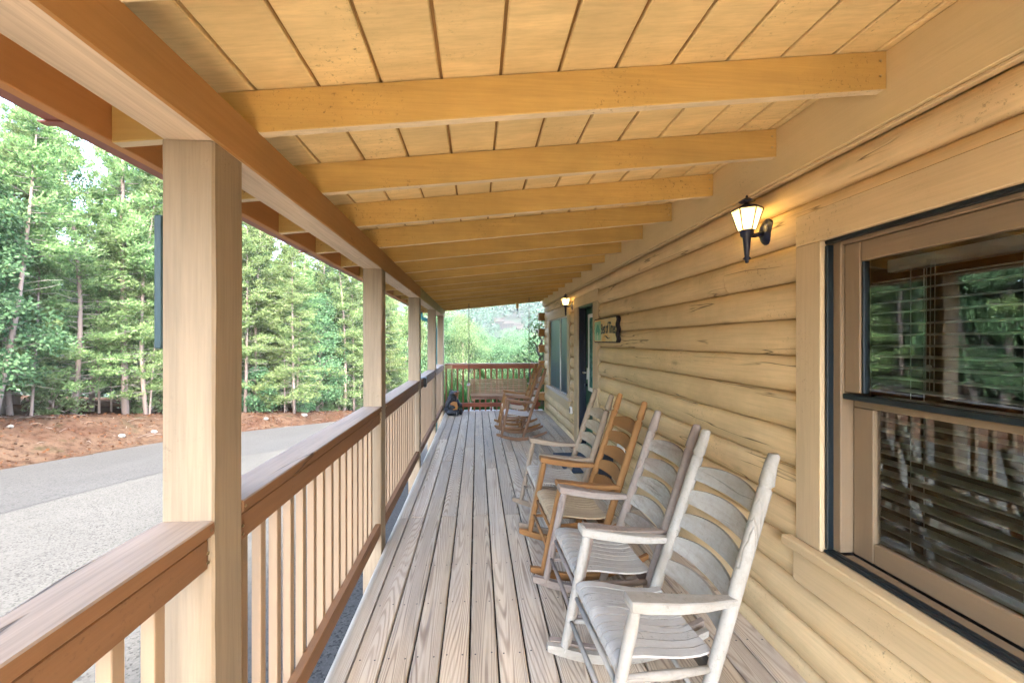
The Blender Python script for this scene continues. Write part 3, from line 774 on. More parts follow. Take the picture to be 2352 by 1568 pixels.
def lantern(loc, label, s=1.0):
    t = thing('wall_lantern', loc, label, 'wall lamp', 'black carriage lanterns on the log wall')
    # origin: centre of wall plate on the wall; body stands off towards -X
    g = G(); g.lathe([(.052, 0), (.056, .006), (.050, .012), (.040, .016), (.036, .024), (.020, .030)], n=20); g.v = [(-z * s, x * s, y * s * 1.25) for x, y, z in g.v]; g.done('wall_plate', M['black'], t, True)
    bx_ = -.115 * s
    G().tube([(-.02 * s, 0, -.005 * s), (-.07 * s, 0, -.02 * s), (bx_, 0, -.015 * s)], .012 * s, 8).done('arm', M['black'], t, True)
    g = G(); g.lathe([(.004, -.165), (.009, -.162), (.008, -.150), (.020, -.142), (.010, -.130), (.012, -.125), (.020, -.03), (.030, -.022), (.033, -.0), (.040, .004), (.002, .006)], n=14); g.v = [(x * s + bx_, y * s, z * s) for x, y, z in g.v]; g.done('stem', M['black'], t, True)
    # six sided flaring glass
    n = 6; rb, rt, zb, zt = .040 * s, .072 * s, .006 * s, .112 * s
    P = lambda r_, a, z: (bx_ + r_ * cos(a), r_ * sin(a), z)
    an = [radians(30 + 60 * k) for k in range(n)]
    for k in range(n):
        a, b = an[k], an[(k + 1) % n]
        mk('glass_pane', [P(rb, a, zb), P(rb, b, zb), P(rt, b, zt), P(rt, a, zt)], [(0, 1, 2, 3)], frost.m, t)
        G().tube([P(rb * 1.03, a, zb), P(rt * 1.03, a, zt)], .0035 * s, 5).done('rib', M['black'], t)
        G().tube([P(rt * 1.03, a, zt), P(rt * 1.03, b, zt)], .004 * s, 5).done('rim', M['black'], t)
    g = G(); g.lathe([(.076, .112), (.070, .120), (.030, .136), (.014, .140), (.012, .148), (.034, .152), (.040, .158), (.018, .172), (.006, .176), (.006, .184), (.003, .190)], n=6); g.v = [(x * s * cos(radians(30)) - y * s * sin(radians(30)) + bx_, x * s * sin(radians(30)) + y * s * cos(radians(30)), z * s) for x, y, z in g.v]; g.done('cap', M['black'], t)
    g = G(); g.lathe([(.008, .02), (.012, .03), (.022, .055), (.020, .075), (.008, .088), (.001, .09)], n=10); g.v = [(x * s + bx_, y * s, z * s) for x, y, z in g.v]; g.done('bulb', bulbm, t, True)
    ld = bpy.data.lights.new('lamp_light', 'POINT'); ld.energy = .17; ld.color = (1, .58, .10); ld.shadow_soft_size = .03
    lo = bpy.data.objects.new('lamp_light', ld); COL.objects.link(lo); lo.parent = t; lo.location = (bx_ + .0 * s, 0, .065 * s)
    return t
lantern((1.525, 1.985, 2.135), 'nearer lit black lantern on the log wall, left of the big window')
lantern((1.525, 6.25, 2.135), 'farther lit black lantern, between the door and the far window')

# plaque seen edge on behind the first post
pq = thing('house_number_plaque', (-.862, 1.21, 1.725), 'dark green plaque seen edge on, on the outer face of the nearest post', 'plaque')
G().box(-.006, -.001, -.045, .045, -.17, .17, .001).done('backing', M['screen'], pq)
G().box(-.028, -.0065, -.055, .055, -.185, .185, .003).done('panel', plain('dark green paint', (.01, .035, .035), .5), pq)
# black box clipped on the rail
bb = thing('rail_box', (-.718, 5.42, 1.02), 'small black box clipped over the railing cap beyond the third post', 'box')
G().box(0, .035, -.05, .05, -.075, .05, .006).done('case', plain('black plastic', (.008, .01, .014), .4), bb)
G().box(-.10, .034, -.035, .035, .0505, .056, .001).done('clip', plain('black plastic strap', (.008, .01, .014), .4), bb)
# bracket lamp hanging from the end rafter
sl = thing('spotlight', (.93, 9.14, rz(.93)), 'black spotlight under a wooden peg at the far end of the roof', 'spotlight')
G().box(-.028, .028, -.02, .02, -.10, .0, .003).done('peg', M['rafter'], sl)
G().box(-.024, .024, -.03, .02, -.165, -.115, .005).done('head', M['black'], sl)
G().tube([(0, 0, -.116), (0, 0, -.10)], .006, 6).done('stem', M['white'], sl)
# ------------------------------------------------------------------ ROCKING CHAIRS
def chairmat(tag_, base, dark, axis, spot, wornc=None, wa=0):
    return wood('rocker wood ' + tag_ + axis, base, axis, .3, .22, .25, rough=.8, dirt=.7, vary=.07, dark=dark, worn=spot, wornamt=wa)
def rocking_chair(loc, rzd, label, pal, ztop=1.13, seed=0, finial='groove'):
    r = random.Random(seed)
    base, dark, seatc, spot, wa = pal
    mz = chairmat(label[:9], base, dark, 'z', spot, wa=wa); mx = chairmat(label[:9], base, dark, 'x', spot, wa=wa); my = chairmat(label[:9], base, dark, 'y', spot, wa=wa)
    ms = chairmat(label[:9] + 's', seatc, sc(seatc, .5), 'x', sc(seatc, .8), wa=.5); msl = chairmat(label[:9] + 'b', sc(seatc, .95) if finial == 'groove' else base, dark, 'y', spot, wa=wa)
    t = thing('rocking_chair', loc, label, 'rocking chair', 'wooden rocking chairs on the porch', radians(rzd))
    k = ztop - 1.13
    for s in (-1, 1):
        # front leg: fatter in the middle, tapered foot
        a = np.array((0.0, s * .258, .062)); b = np.array((.122, s * .262, .632))
        ps = [a + (b - a) * q for q in (0, .03, .12, .35, .6, .85, .95, 1)]
        o = G().tube(ps, [.013, .018, .0205, .022, .021, .023, .020, .015], 12).done('front_leg', mz, t, True)
        # back post with finial
        a = np.array((.345, s * .232, .05)); b = np.array((.705 + k * .3, s * .208, ztop)); L = ztop - .05
        zf_ = [0, .02, .15, .4, .6, .8, (L - .135) / L, (L - .128) / L, (L - .121) / L, (L - .113) / L, (L - .04) / L, (L - .006) / L, 1]
        if finial == 'groove': rr = [.016, .021, .024, .0255, .0255, .0255, .0255, .021, .021, .0275, .0225, .0205, .014]
        else: rr = [.016, .021, .023, .024, .024, .0235, .024, .015, .016, .0245, .0215, .0185, .012]
        ps = [a + (b - a) * q + np.array((r.uniform(-.0015, .0015), r.uniform(-.0015, .0015), 0)) for q in zf_]
        G().tube(ps, rr, 14).done('back_post', mz, t, True)
        # arm
        g = G(); rings = []
        for q, w_, h_ in ((-.02, .030, .020), (-.012, .036, .030), (.10, .036, .034), (.30, .033, .032), (.48, .028, .028), (.60, .022, .024), (.68, .018, .02)):
            f = (q + .02) / .70; x = .085 + f * (.525 - .085); zc = .650 - .055 * f - .012 * sin(pi * f); yc = s * (.270 - .040 * f); c_ = .005
            hh = h_ * 1.25
            rings.append([(x, yc + w_ - c_, zc + hh * .5), (x, yc + w_, zc + hh * .5 - c_), (x, yc + w_, zc - hh * .5 + c_), (x, yc + w_ - c_, zc - hh * .5), (x, yc - w_ + c_, zc - hh * .5), (x, yc - w_, zc - hh * .5 + c_), (x, yc - w_, zc + hh * .5 - c_), (x, yc - w_ + c_, zc + hh * .5)])
        smooth_angle(g.loft(rings, True, True).done('arm', mx, t), 35)
        # rocker
        g = G(); rings = []
        for q in np.linspace(0, 1, 15):
            x = -.078 + .80 * q; z0 = .088 * ((x - .30) / .378) ** 2; hh = .046 * (1 if q > .06 else .7 + 5 * q); hh *= (1 if q < .85 else 1 - 2 * (q - .85)); yc = s * (.258 - .030 * q); w_ = .014
            rings.append([(x, yc + w_, z0 + .003), (x, yc + w_, z0 + hh), (x, yc - w_, z0 + hh), (x, yc - w_, z0 + .003), (x, yc - w_ + .003, z0), (x, yc + w_ - .003, z0)])
        smooth_angle(g.loft(rings, True, False).done('rocker', mx, t), 35)
        # side stretchers
        G().tube([(.055, s * .258, .372), (.24, s * .25, .360), (.425, s * .226, .345)], [.012, .018, .012], 10).done('side_rail', mx, t, True)
        G().tube([(.03, s * .258, .215), (.21, s * .25, .205), (.385, s * .230, .195)], [.009, .014, .009], 10).done('stretcher', mx, t, True)
    for x_, z_, rr_ in ((.060, .335, .0125), (.035, .225, .0125)):
        G().tube([(x_, -.258, z_), (x_, 0, z_), (x_, .258, z_)], [.009, rr_, .009], 10).done('front_stretcher', my, t, True)
    G().tube([(.40, -.228, .22), (.40, .228, .22)], .011, 8).done('rear_stretcher', my, t, True)
    G().box(.425, .455, -.222, .222, .300, .350, .004).done('seat_rear_rail', wood('dark seat rail', sc(dark, .8), 'y'), t)
    G().box(.070, .100, -.235, .235, .345, .378, .004).done('seat_front_rail', my, t)
    # back slats, bowed backwards with arched tops
    zz = [.895, .785, .675, .565, .455]
    for n_, z0 in enumerate(zz):
        z0 += k; xs = .345 + (z0 - .05) * (.705 - .345 + k * .3) / (ztop - .05) ; n = 12; rings = []
        lean = .33
        for j in range(n + 1):
            u = -1 + 2 * j / n; y = u * .212; bow = .034 * (1 - u * u); top = .056 + .030 * (1 - u * u); x = xs + bow; th_ = .0055
            dz0 = -.006 * (1 - u * u) * 0
            rings.append([(x - th_ + lean * 0, y, z0 + dz0), (x + th_, y, z0 + dz0), (x + th_ + lean * top, y, z0 + top), (x - th_ + lean * top, y, z0 + top)])
        smooth_angle(G().loft(rings, True, False).done('back_slat', msl, t), 40)
    # seat slats running front to back over the rolled front edge
    prof = [(.058, .375), (.055, .392), (.062, .410), (.080, .421), (.12, .424), (.18, .416), (.25, .402), (.33, .388), (.40, .384), (.452, .392)]
    nS = 10
    for n_ in range(nS):
        u0 = -1 + 2 * n_ / nS + .013; u1 = -1 + 2 * (n_ + 1) / nS - .013; rings = []; dz_ = r.uniform(-.001, .001)
        for j, (x, z) in enumerate(prof):
            f = (x - .055) / .4; hw = .236 - .034 * f; sag = -.010 * (1 - ((u0 + u1) / 2) ** 2) * f
            tx_, tz_ = (prof[min(j + 1, 9)][0] - prof[max(j - 1, 0)][0], prof[min(j + 1, 9)][1] - prof[max(j - 1, 0)][1]); L_ = math.hypot(tx_, tz_); nx_, nz_ = -tz_ / L_, tx_ / L_
            zt_ = z + sag + dz_; t_ = .009
            rings.append([(x, u0 * hw, zt_), (x, u1 * hw, zt_), (x - nx_ * t_, u1 * hw, zt_ - nz_ * t_), (x - nx_ * t_, u0 * hw, zt_ - nz_ * t_)])
        smooth_angle(G().loft(rings, True, False).done('seat_slat', ms, t), 30)
    for s in (-1, 1): G().tube([(.30, s * .10, .385), (.30, s * .10, .335)], .012, 8).done('seat_peg', mz, t)
    return t
WHITE = ((.34, .325, .28), (.12, .108, .088), (.40, .385, .34), (.25, .225, .18), .9)
GREY = ((.29, .245, .205), (.14, .10, .08), (.40, .375, .32), (.19, .145, .115), .9)
TAN = ((.30, .24, .175), (.20, .14, .09), (.46, .41, .33), (.27, .20, .13), .6)
ORANGE = ((.27, .135, .045), (.13, .06, .02), (.43, .33, .20), (.26, .12, .04), .55)
BROWN = ((.23, .125, .068), (.09, .045, .025), (.48, .43, .38), (.17, .10, .06), .6)
rocking_chair((.425, 1.620, 0), 3.0, 'nearest rocking chair, bleached white grey wood, at the lower right', WHITE, 1.13, 1)
rocking_chair((.425, 2.165, 0), 1.5, 'grey lilac weathered rocking chair, second from the camera', GREY, 1.13, 2)
rocking_chair((.410, 2.785, 0), 2.0, 'orange brown rocking chair with turned finials, third from the camera', ORANGE, 1.155, 3, 'turned')
rocking_chair((.405, 3.400, 0), 1.0, 'pale tan grey rocking chair beside the door mat, fourth in the row', TAN, 1.12, 4)
rocking_chair((.385, 6.46, 0), -1.5, 'brown rocking chair with pale seat at the far end of the porch', BROWN, 1.13, 5)
rocking_chair((.385, 7.09, 0), -1.5, 'orange brown rocking chair behind the brown one, beside the swing', ORANGE, 1.15, 6, 'turned')

# ------------------------------------------------------------------ PORCH SWING
swm = lambda a, c=(.34, .215, .125): wood('swing wood ' + a + str(c[0]), c, a, .4, .3, .3, vary=.08, worn=(.46, .36, .27), wornamt=.5)
sw = thing('porch_swing', (.45, 8.1, .45), 'slatted wooden porch swing hanging on chains before the back railing', 'swing')
def Rsw(g): g.v = [(x - .45, y - 8.1, z - .45) for x, y, z in g.v]; return g
SX, SY_ = swm('x'), swm('y'); SZ = swm('z')
for k in range(9):
    z = .745 - .0365 * k; y = 8.335 - (.77 - z) * .35
    Rsw(G().box(-.15, 1.045, y - .010, y + .008, z, z + .027, .002)).done('back_slat', SX, sw)
for x in (-.10, .45, .99):
    Rsw(G().tube([(x, 8.355, .775), (x, 8.225, .42)], .017, 6)).done('back_brace', SZ, sw)
for k in range(8):
    y = 7.93 + .041 * k; z = .468 - .012 * sin(pi * min(1, k / 7))
    Rsw(G().box(-.132, 1.055, y, y + .034, z, z + .016, .002)).done('seat_slat', SX, sw)
Rsw(G().box(-.12, 1.045, 7.925, 7.955, .405, .4665, .003)).done('front_rail', swm('x', (.15, .07, .04)), sw)
for x in (-.085, .46, 1.0):
    Rsw(G().box(x - .022, x + .022, 7.90, 8.27, .375, .404, .003)).done('seat_bearer', SY_, sw)
for x in (-.175, 1.09):
    Rsw(G().box(x - .035, x + .035, 7.88, 8.36, .665, .688, .004)).done('arm', SY_, sw)
    Rsw(G().box(x - .018, x + .018, 7.93, 7.975, .36, .664, .003)).done('arm_post', SZ, sw)
iron = plain('grey chain steel', (.10, .10, .09), .45, .7, nz=.3)
def chain(p0, p1, name='chain'):
    g = G(); p0, p1 = np.array(p0), np.array(p1); L = np.linalg.norm(p1 - p0); n = max(2, int(L / .026)); d = (p1 - p0) / L
    a = np.array((0, 1., 0)) if abs(d[1]) < .8 else np.array((1., 0, 0)); u = np.cross(d, a); u /= np.linalg.norm(u); w = np.cross(d, u)
    for k in range(n):
        c = p0 + d * (k + .5) * L / n; s_ = u if k % 2 else w
        pts = [c + d * .018 * cos(q) + s_ * .0085 * sin(q) for q in np.linspace(0, 2 * pi, 9)]
        g.tube(pts, .0038, 4)
    Rsw(g).done(name, iron, sw)
def hook(x):
    z = rz(x) - .002
    g = G().tube([(x, 8.15, z + .05), (x, 8.15, z - .01), (x + .018, 8.15, z - .03), (x, 8.15, z - .05), (x - .018, 8.15, z - .03), (x - .004, 8.15, z - .012)], .0055, 6); Rsw(g).done('hook', iron, sw)
for x, ax in ((-.169, -.175), (1.073, 1.09)):
    zr = .98; hook(x); chain((x, 8.15, rz(x) - .05), (x, 8.15, zr))
    chain((x, 8.15, zr), (ax - .02, 7.95, .40)); chain((x, 8.15, zr), (ax, 8.32, .69))

# ------------------------------------------------------------------ CARVED BEAR
def remesh(parts, vox, name, mat, parent, it=2):
    import bmesh
    bm = bmesh.new()
    from mathutils import Matrix, Euler
    for (c, r_, e) in parts:
        mtx = Matrix.Translation(c) @ Euler(e).to_matrix().to_4x4() @ Matrix.Diagonal((*r_, 1))
        bmesh.ops.create_icosphere(bm, subdivisions=3, radius=1, matrix=mtx)
    me = bpy.data.meshes.new(name); bm.to_mesh(me); bm.free()
    o = bpy.data.objects.new(name, me); COL.objects.link(o)
    m = o.modifiers.new('r', 'REMESH'); m.mode = 'VOXEL'; m.voxel_size = vox
    s_ = o.modifiers.new('s', 'SMOOTH'); s_.iterations = it; s_.factor = .5
    bpy.context.view_layer.update()
    nm = bpy.data.meshes.new_from_object(o.evaluated_get(bpy.context.evaluated_depsgraph_get()))
    bpy.data.objects.remove(o); nm.name = name
    nm.polygons.foreach_set('use_smooth', [True] * len(nm.polygons))
    nm.materials.clear(); return link(name, nm, mat, parent)
bear = thing('bear_statue', (-.52, 8.52, 0), 'black carved wooden bear sitting at the far left corner of the deck', 'statue', rz=radians(0))
furN = NT('carved black bear paint'); v = furN.coord(False); fn = furN.noise(stretch(furN, v, 'z', 22, 60), 1.0, 4, .7)
furN.col(furN.mix(furN.ramp(fn, [(.5, 0), (.75, 1)]), (.012, .017, .024), (.11, .14, .17))); furN.b.inputs['Roughness'].default_value = .55; furN.bump(fn, .8, .01)
remesh([((-.03, .02, .20), (.135, .125, .17), (0, .12, 0)), ((-.03, .02, .10), (.165, .14, .10), (0, 0, 0)), ((-.015, 0, .335), (.10, .095, .10), (0, .3, 0)),
        ((.0, -.005, .43), (.085, .08, .075), (0, 0, 0)), ((-.055, -.03, .505), (.026, .018, .028), (0, -.3, 0)), ((-.035, .06, .505), (.026, .018, .028), (0, -.3, 0)),
        ((.055, -.005, .465), (.055, .045, .04), (0, -.35, 0)),
        ((-.06, -.11, .24), (.05, .05, .11), (.3, .25, 0)), ((-.005, -.15, .185), (.075, .042, .045), (0, .15, 0)),
        ((.10, .09, .25), (.04, .05, .10), (0, -.5, 0)), ((.155, .04, .195), (.045, .04, .06), (0, -.3, 0)),
        ((.0, -.13, .055), (.13, .065, .055), (0, 0, 0)), ((.10, -.15, .055), (.045, .05, .062), (0, 0, 0)),
        ((.12, .05, .06), (.075, .06, .06), (0, 0, 0)), ((.175, -.03, .065), (.045, .05, .07), (0, 0, 0))], .0085, 'body', furN.m, bear, 1)
bw = plain('brown muzzle wood', (.26, .11, .05), .6, nz=.4, scale=50)
remesh([((.10, -.012, .468), (.048, .036, .028), (0, -.45, 0)), ((.115, -.012, .438), (.036, .028, .012), (0, -.15, 0)), ((.06, -.03, .445), (.04, .05, .04), (0, 0, 0))], .007, 'muzzle', bw, bear, 1)
remesh([((.150, -.012, .492), (.012, .018, .011), (0, 0, 0))], .004, 'nose', M['black'], bear)
remesh([((.055, -.083, .478), (.007, .005, .007), (0, 0, 0))], .003, 'eye', M['black'], bear)
g = G(); g.loft([[(x, y, z) for x, z in ((.02, .125), (.105, .135), (.112, .21), (.10, .285), (.03, .30), (-.035, .28), (-.045, .20))] for y in (-.165, -.140)], True, True); g.done('board', wood('orange slab wood', (.50, .24, .08), 'z', .5, .4, .6), bear)
g = G()
for q, (x0, y0, z0) in enumerate(((.135, -.17, .05), (.10, -.195, .05), (.215, -.06, .06))):
    for j in range(4): g.tube([(x0 - .012, y0, z0 - .03 + .018 * j), (x0 + .006, y0 - .006, z0 - .034 + .018 * j)], [.004, .001], 5)
g.done('claws', M['white'], bear)

# ------------------------------------------------------------------ VEGETATION
def leafmat(name, c, c2, trans=.35):
    N = NT(name); N.t.nodes.remove(N.b)
    geo = N.n('ShaderNodeNewGeometry'); oi = N.n('ShaderNodeObjectInfo')
    v = N.n('ShaderNodeTexCoord').outputs['Object']
    f = N.noise(v, .9, 3, .6)
    f = N.math('ADD', N.math('MULTIPLY', f, .7), N.math('MULTIPLY', geo.outputs['Random Per Island'], .45))
    col = N.mix(N.ramp(f, [(.3, 0), (.8, 1)]), c, c2)
    hs = N.n('ShaderNodeHueSaturation'); N.l(col, hs.inputs['Color'])
    N.l(N.math('ADD', N.math('MULTIPLY', oi.outputs['Random'], .5), .75), hs.inputs['Value'])
    N.l(N.math('ADD', N.math('MULTIPLY', oi.outputs['Random'], .05), .475), hs.inputs['Hue'])
    d = N.n('ShaderNodeBsdfDiffuse'); t = N.n('ShaderNodeBsdfTranslucent'); mx = N.n('ShaderNodeMixShader'); mx.inputs[0].default_value = trans + .12
    N.l(hs.outputs[0], d.inputs[0]); N.l(hs.outputs[0], t.inputs[0]); N.l(d.outputs[0], mx.inputs[1]); N.l(t.outputs[0], mx.inputs[2])
    N.l(mx.outputs[0], N.out.inputs[0]); return N.m
LM = {'far': leafmat('far hillside leaves', (.005, .021, .010), (.014, .040, .019)), 'pine': leafmat('pine needles', (.046, .090, .032), (.135, .19, .078)), 'dec': leafmat('broad leaves', (.026, .062, .028), (.072, .122, .060)),
      'dec2': leafmat('yellow green leaves', (.042, .068, .028), (.098, .125, .058)), 'grass': leafmat('grass blades', (.035, .095, .02), (.10, .19, .05), .45)}
bark = wood('pale pine bark', (.16, .125, .105), 'z', .6, .4, 0, vary=.2, dark=(.045, .034, .028), rough=.95)
deadw = plain('dead twig wood', (.15, .135, .12), .9)

def leaf_arrays(P, Dr, L, Wd, rng):
    n = len(P); Dr = Dr / (np.linalg.norm(Dr, axis=1, keepdims=True) + 1e-9)
    a = rng.normal(size=(n, 3)); u = np.cross(Dr, a); u /= (np.linalg.norm(u, axis=1, keepdims=True) + 1e-9)
    L = np.asarray(L).reshape(-1, 1); Wd = np.asarray(Wd).reshape(-1, 1)
    v = np.stack([P, P + Dr * L * .45 + u * Wd, P + Dr * L, P + Dr * L * .45 - u * Wd], 1).reshape(-1, 3)
    return v
def quads_mesh(name, v, mat):
    n = len(v) // 4; me = bpy.data.meshes.new(name)
    me.vertices.add(len(v)); me.vertices.foreach_set('co', v.astype('f').ravel())
    me.loops.add(n * 4); me.loops.foreach_set('vertex_index', np.arange(n * 4, dtype='i'))
    me.polygons.add(n); me.polygons.foreach_set('loop_start', np.arange(0, n * 4, 4, dtype='i'))
    try: me.polygons.foreach_set('loop_total', np.full(n, 4, 'i'))
    except Exception: pass
    me.update(); me.validate(); me.materials.append(mat); return me
def meshof(g, name, mat):
    me = bpy.data.meshes.new(name); me.from_pydata(g.v, [], g.f); me.polygons.foreach_set('use_smooth', [True] * len(me.polygons)); me.materials.append(mat); return me

def pine_proto(seed, H=11, bare=.3, spread=1.9, lean=0.0, dense=1.0):
    rng = np.random.default_rng(seed); tr = G(); lb = G()
    bend = rng.normal(0, .12, 2)
    def axis(h): f = h / H; return np.array((lean * h + bend[0] * math.sin(f * 4), bend[1] * math.sin(f * 3 + 1), h))
    tr.tube([axis(H * q) for q in np.linspace(0, 1, 9)], [.085 * H / 11 * (1 - .9 * q) + .008 for q in np.linspace(0, 1, 9)], 8)
    P = []; D = []
    nb = int(105 * dense)
    for k in range(nb):
        f = bare + (1 - bare) * (k + rng.random()) / nb; h = f * H; az = rng.random() * 2 * pi
        ln = spread * (1 - ((f - bare) / (1 - bare)) ** 1.4) * rng.uniform(.55, 1.1) + .25
        rise = rng.uniform(-.05, .35) + .4 * (f - bare); d = np.array((math.cos(az), math.sin(az), rise)); p0 = axis(h)
        mid = p0 + d * ln * .5 - np.array((0, 0, .04)); end = p0 + d * ln + np.array((0, 0, -.10 * ln))
        lb.tube([p0, mid, end], [.018, .010, .004], 3)
        m = int(13 + ln * 11)
        for j in range(m):
            q = .25 + .75 * rng.random(); c = p0 + (end - p0) * q + rng.normal(0, .16, 3) * np.array((1, 1, .45)) * (.4 + ln * .35)
            n = 9; P.append(np.repeat(c[None], n, 0) + rng.normal(0, .05, (n, 3))); dd = rng.normal(0, 1, (n, 3)); dd[:, 2] = np.abs(dd[:, 2]) * .8 + .1; dd += d * .6; D.append(dd)
    P = np.concatenate(P); D = np.concatenate(D)
    v = leaf_arrays(P, D, rng.uniform(.09, .18, len(P)), rng.uniform(.013, .026, len(P)), rng)
    for k in range(int(26)):        # dead lower branches
        h = H * rng.uniform(.04, bare + .12); az = rng.random() * 2 * pi; ln = rng.uniform(.3, 1.3); p0 = axis(h)
        d = np.array((math.cos(az), math.sin(az), rng.uniform(-.1, .4)))
        lb.tube([p0, p0 + d * ln * .6, p0 + d * ln + rng.normal(0, .1, 3)], [.011, .007, .003], 3)
    return meshof(tr, 'trunk', bark), quads_mesh('crown', v, LM['pine']), meshof(lb, 'limbs', deadw)

def dec_proto(seed, H=9, spread=2.4, low=.12, mat='dec', nl=30, per=560, ls=.125):
    rng = np.random.default_rng(seed); tr = G(); lb = G()
    tr.tube([(0.15 * math.sin(q * 3), .1 * math.sin(q * 2), H * .8 * q) for q in np.linspace(0, 1, 7)], [.13 * H / 9 * (1 - .8 * q) + .01 for q in np.linspace(0, 1, 7)], 8)
    V = []
    for k in range(nl):
        f = low + (1 - low) * (k + .5) / nl; az = k * 2.4 + rng.uniform(-.4, .4)
        env = math.sin(pi * min(1, max(.05, (f - low) / (1 - low) * .9 + .12))) ** .6
        rr = spread * env * rng.uniform(.35, .9); c = np.array((rr * math.cos(az), rr * math.sin(az), f * H * .94))
        lb.tube([(0, 0, max(.3, c[2] - rr * .8)), c * np.array((.5, .5, 1)) - np.array((0, 0, rr * .25)), c], [.035, .02, .006], 4)
        rad = spread * rng.uniform(.26, .42); m = per
        q = rng.normal(size=(m, 3)); q /= np.linalg.norm(q, axis=1, keepdims=True); q *= (rng.random((m, 1)) ** .33) * rad; q[:, 2] *= .62
        # ragged edge
        q *= (1 + .35 * np.sin(q[:, :1] * 9 / rad + k) * np.sin(q[:, 1:2] * 7 / rad))
        Pn = c + q; dd = q / rad + rng.normal(0, .7, (m, 3)); dd[:, 2] -= .15
        V.append(leaf_arrays(Pn, dd, rng.uniform(.7, 1.3, m) * ls, rng.uniform(.25, .42, m) * ls, rng))
    return meshof(tr, 'trunk', bark), quads_mesh('crown', np.concatenate(V), LM[mat]), meshof(lb, 'limbs', bark)

pines = [pine_proto(s, 11, b, sp, ln, dn) for s, b, sp, ln, dn in ((1, .14, 1.7, 0, 1), (2, .24, 1.5, .02, .9), (3, .08, 1.9, -.02, 1.1), (4, .20, 1.35, .06, .8), (5, .06, 2.0, .0, 1.2))]
decs = [dec_proto(11, 9, 2.4), dec_proto(12, 10, 2.7, .2, 'dec2'), dec_proto(13, 8, 2.2, .12)]
bushes = [dec_proto(21, 2.4, 1.3, .05, 'dec', 14, 240, .12), dec_proto(22, 2.0, 1.1, .05, 'dec2', 12, 220, .11)]
ALLT = []
BARS = [(0, 163, 'left of the nearest post'), (241, 362, 'between the first and second posts'), (384, 407, 'between the second and third posts'), (419, 428, 'between the third and fourth posts'), (444, 545, 'over the back railing')]
def place_tree(proto, x, y, s, rz_, name, label, cat, group, sz=None, z=None):
    if z is None: z = float(ground_z(np.array(x), np.array(y))) - .05
    t = thing(name, (x, y, z), label, cat, group, rz_); t.scale = (s, s, sz or s)
    for n_, me in zip(('trunk', 'crown', 'limb'), proto):
        c_ = link(n_, me, None, t)
        if n_ != 'trunk': c_['kind'] = 'stuff'
    ALLT.append(t)
    return t
def on_bank(t, off):
    """point at arclength t along the road edge, off metres behind it"""
    d = np.concatenate([[0], np.cumsum(np.hypot(*np.diff(EDGE, axis=0).T))])
    x, y = np.interp(t, d, EDGE[:, 0]), np.interp(t, d, EDGE[:, 1]); x2, y2 = np.interp(t + .5, d, EDGE[:, 0]), np.interp(t + .5, d, EDGE[:, 1])
    tx_, ty_ = x2 - x, y2 - y; L = math.hypot(tx_, ty_) + 1e-9
    return x - ty_ / L * off, y + tx_ / L * off
LB = {0: ('slim pine in the front row on the bank across the road', 'front row pines on the bank'), 1: ('pine in the second row behind the front trees across the road', 'second row pines'), 2: ('pine deep in the wood behind the front rows', 'pines deep in the wood')}
rt = random.Random(21)
for row in range(8):
    t = 26.0 if row else 30.0
    while t < 118:
        off = 2.9 + row * 2.1 + rt.uniform(-.6, .8); x, y = on_bank(t, off); step = (1.25 + .35 * row) * (1 + max(0, t - 70) * .015)
        k = rt.random(); s = rt.uniform(.78, 1.12) * (1 + .05 * row) * (1.08 if row > 5 else 1)
        lb_, gp = LB[min(row, 2)]
        if k < .78: place_tree(pines[rt.randrange(5)], x, y, s, rt.uniform(0, 6.28), 'pine_tree', lb_, 'tree', gp, sz=s * rt.uniform(.9, 1.1))
        else: place_tree(decs[rt.randrange(3)], x, y, s * .95, rt.uniform(0, 6.28), 'broadleaf_tree', ['broadleaf tree standing among the front pines', 'broadleaf tree behind the front row of pines', 'broadleaf tree deep in the wood'][min(row, 2)], 'tree', ['front row broadleaf trees', 'second row broadleaf trees', 'deep broadleaf trees'][min(row, 2)])
        t += step * rt.uniform(.7, 1.3)
t = 30
while t < 100:
    x, y = on_bank(t, rt.uniform(2.3, 3.6)); place_tree(bushes[rt.randrange(2)], x, y, rt.uniform(.45, 1.0), rt.uniform(0, 6.28), 'bush', 'leafy green bush at the foot of the roadside trees', 'bush', 'bushes at the foot of the trees'); t += rt.uniform(.9, 2.2)
for row in range(3):
    t = 24
    while t < 115:
        x, y = on_bank(t, 9 + row * 4.5 + rt.uniform(-1, 1)); s = rt.uniform(.7, 1.0); place_tree(decs[rt.randrange(3)], x, y, s, rt.uniform(0, 6.28), 'broadleaf_tree', 'leafy understorey tree deep behind the pines', 'tree', 'understorey trees deep in the wood', sz=s * .8); t += rt.uniform(2.6, 4.2)
# thin pale saplings leaning along the front of the wood
thin = [pine_proto(s_, 7.5, .5, .9, ln_, .38) for s_, ln_ in ((51, .03), (52, -.05), (53, .10))]
for k in range(46):
    x, y = on_bank(rt.uniform(34, 92), rt.uniform(2.4, 4.6)); q_ = rt.uniform(.75, 1.15)
    place_tree(thin[rt.randrange(3)], x, y, q_ * .55, rt.uniform(0, 6.28), 'pine_sapling', 'thin bare stemmed pine sapling at the edge of the wood', 'tree', 'thin saplings at the edge of the wood', sz=q_)
# the one thick pine left of the first post
P = pine_proto(31, 12, .38, 1.6, -.004, .75); x, y = -13.6, 16.3
place_tree(P, x, y, 1.25, .3, 'pine_tree', 'thick trunked pine with a pale flared base, left of the nearest post', 'tree', None, sz=1.15)
P = pine_proto(32, 10, .5, 1.3, .13, .6); place_tree(P, -14.2, 12.6, .95, .2, 'pine_tree', 'thin leaning pale trunk rising to the right at the far left', 'tree', None)

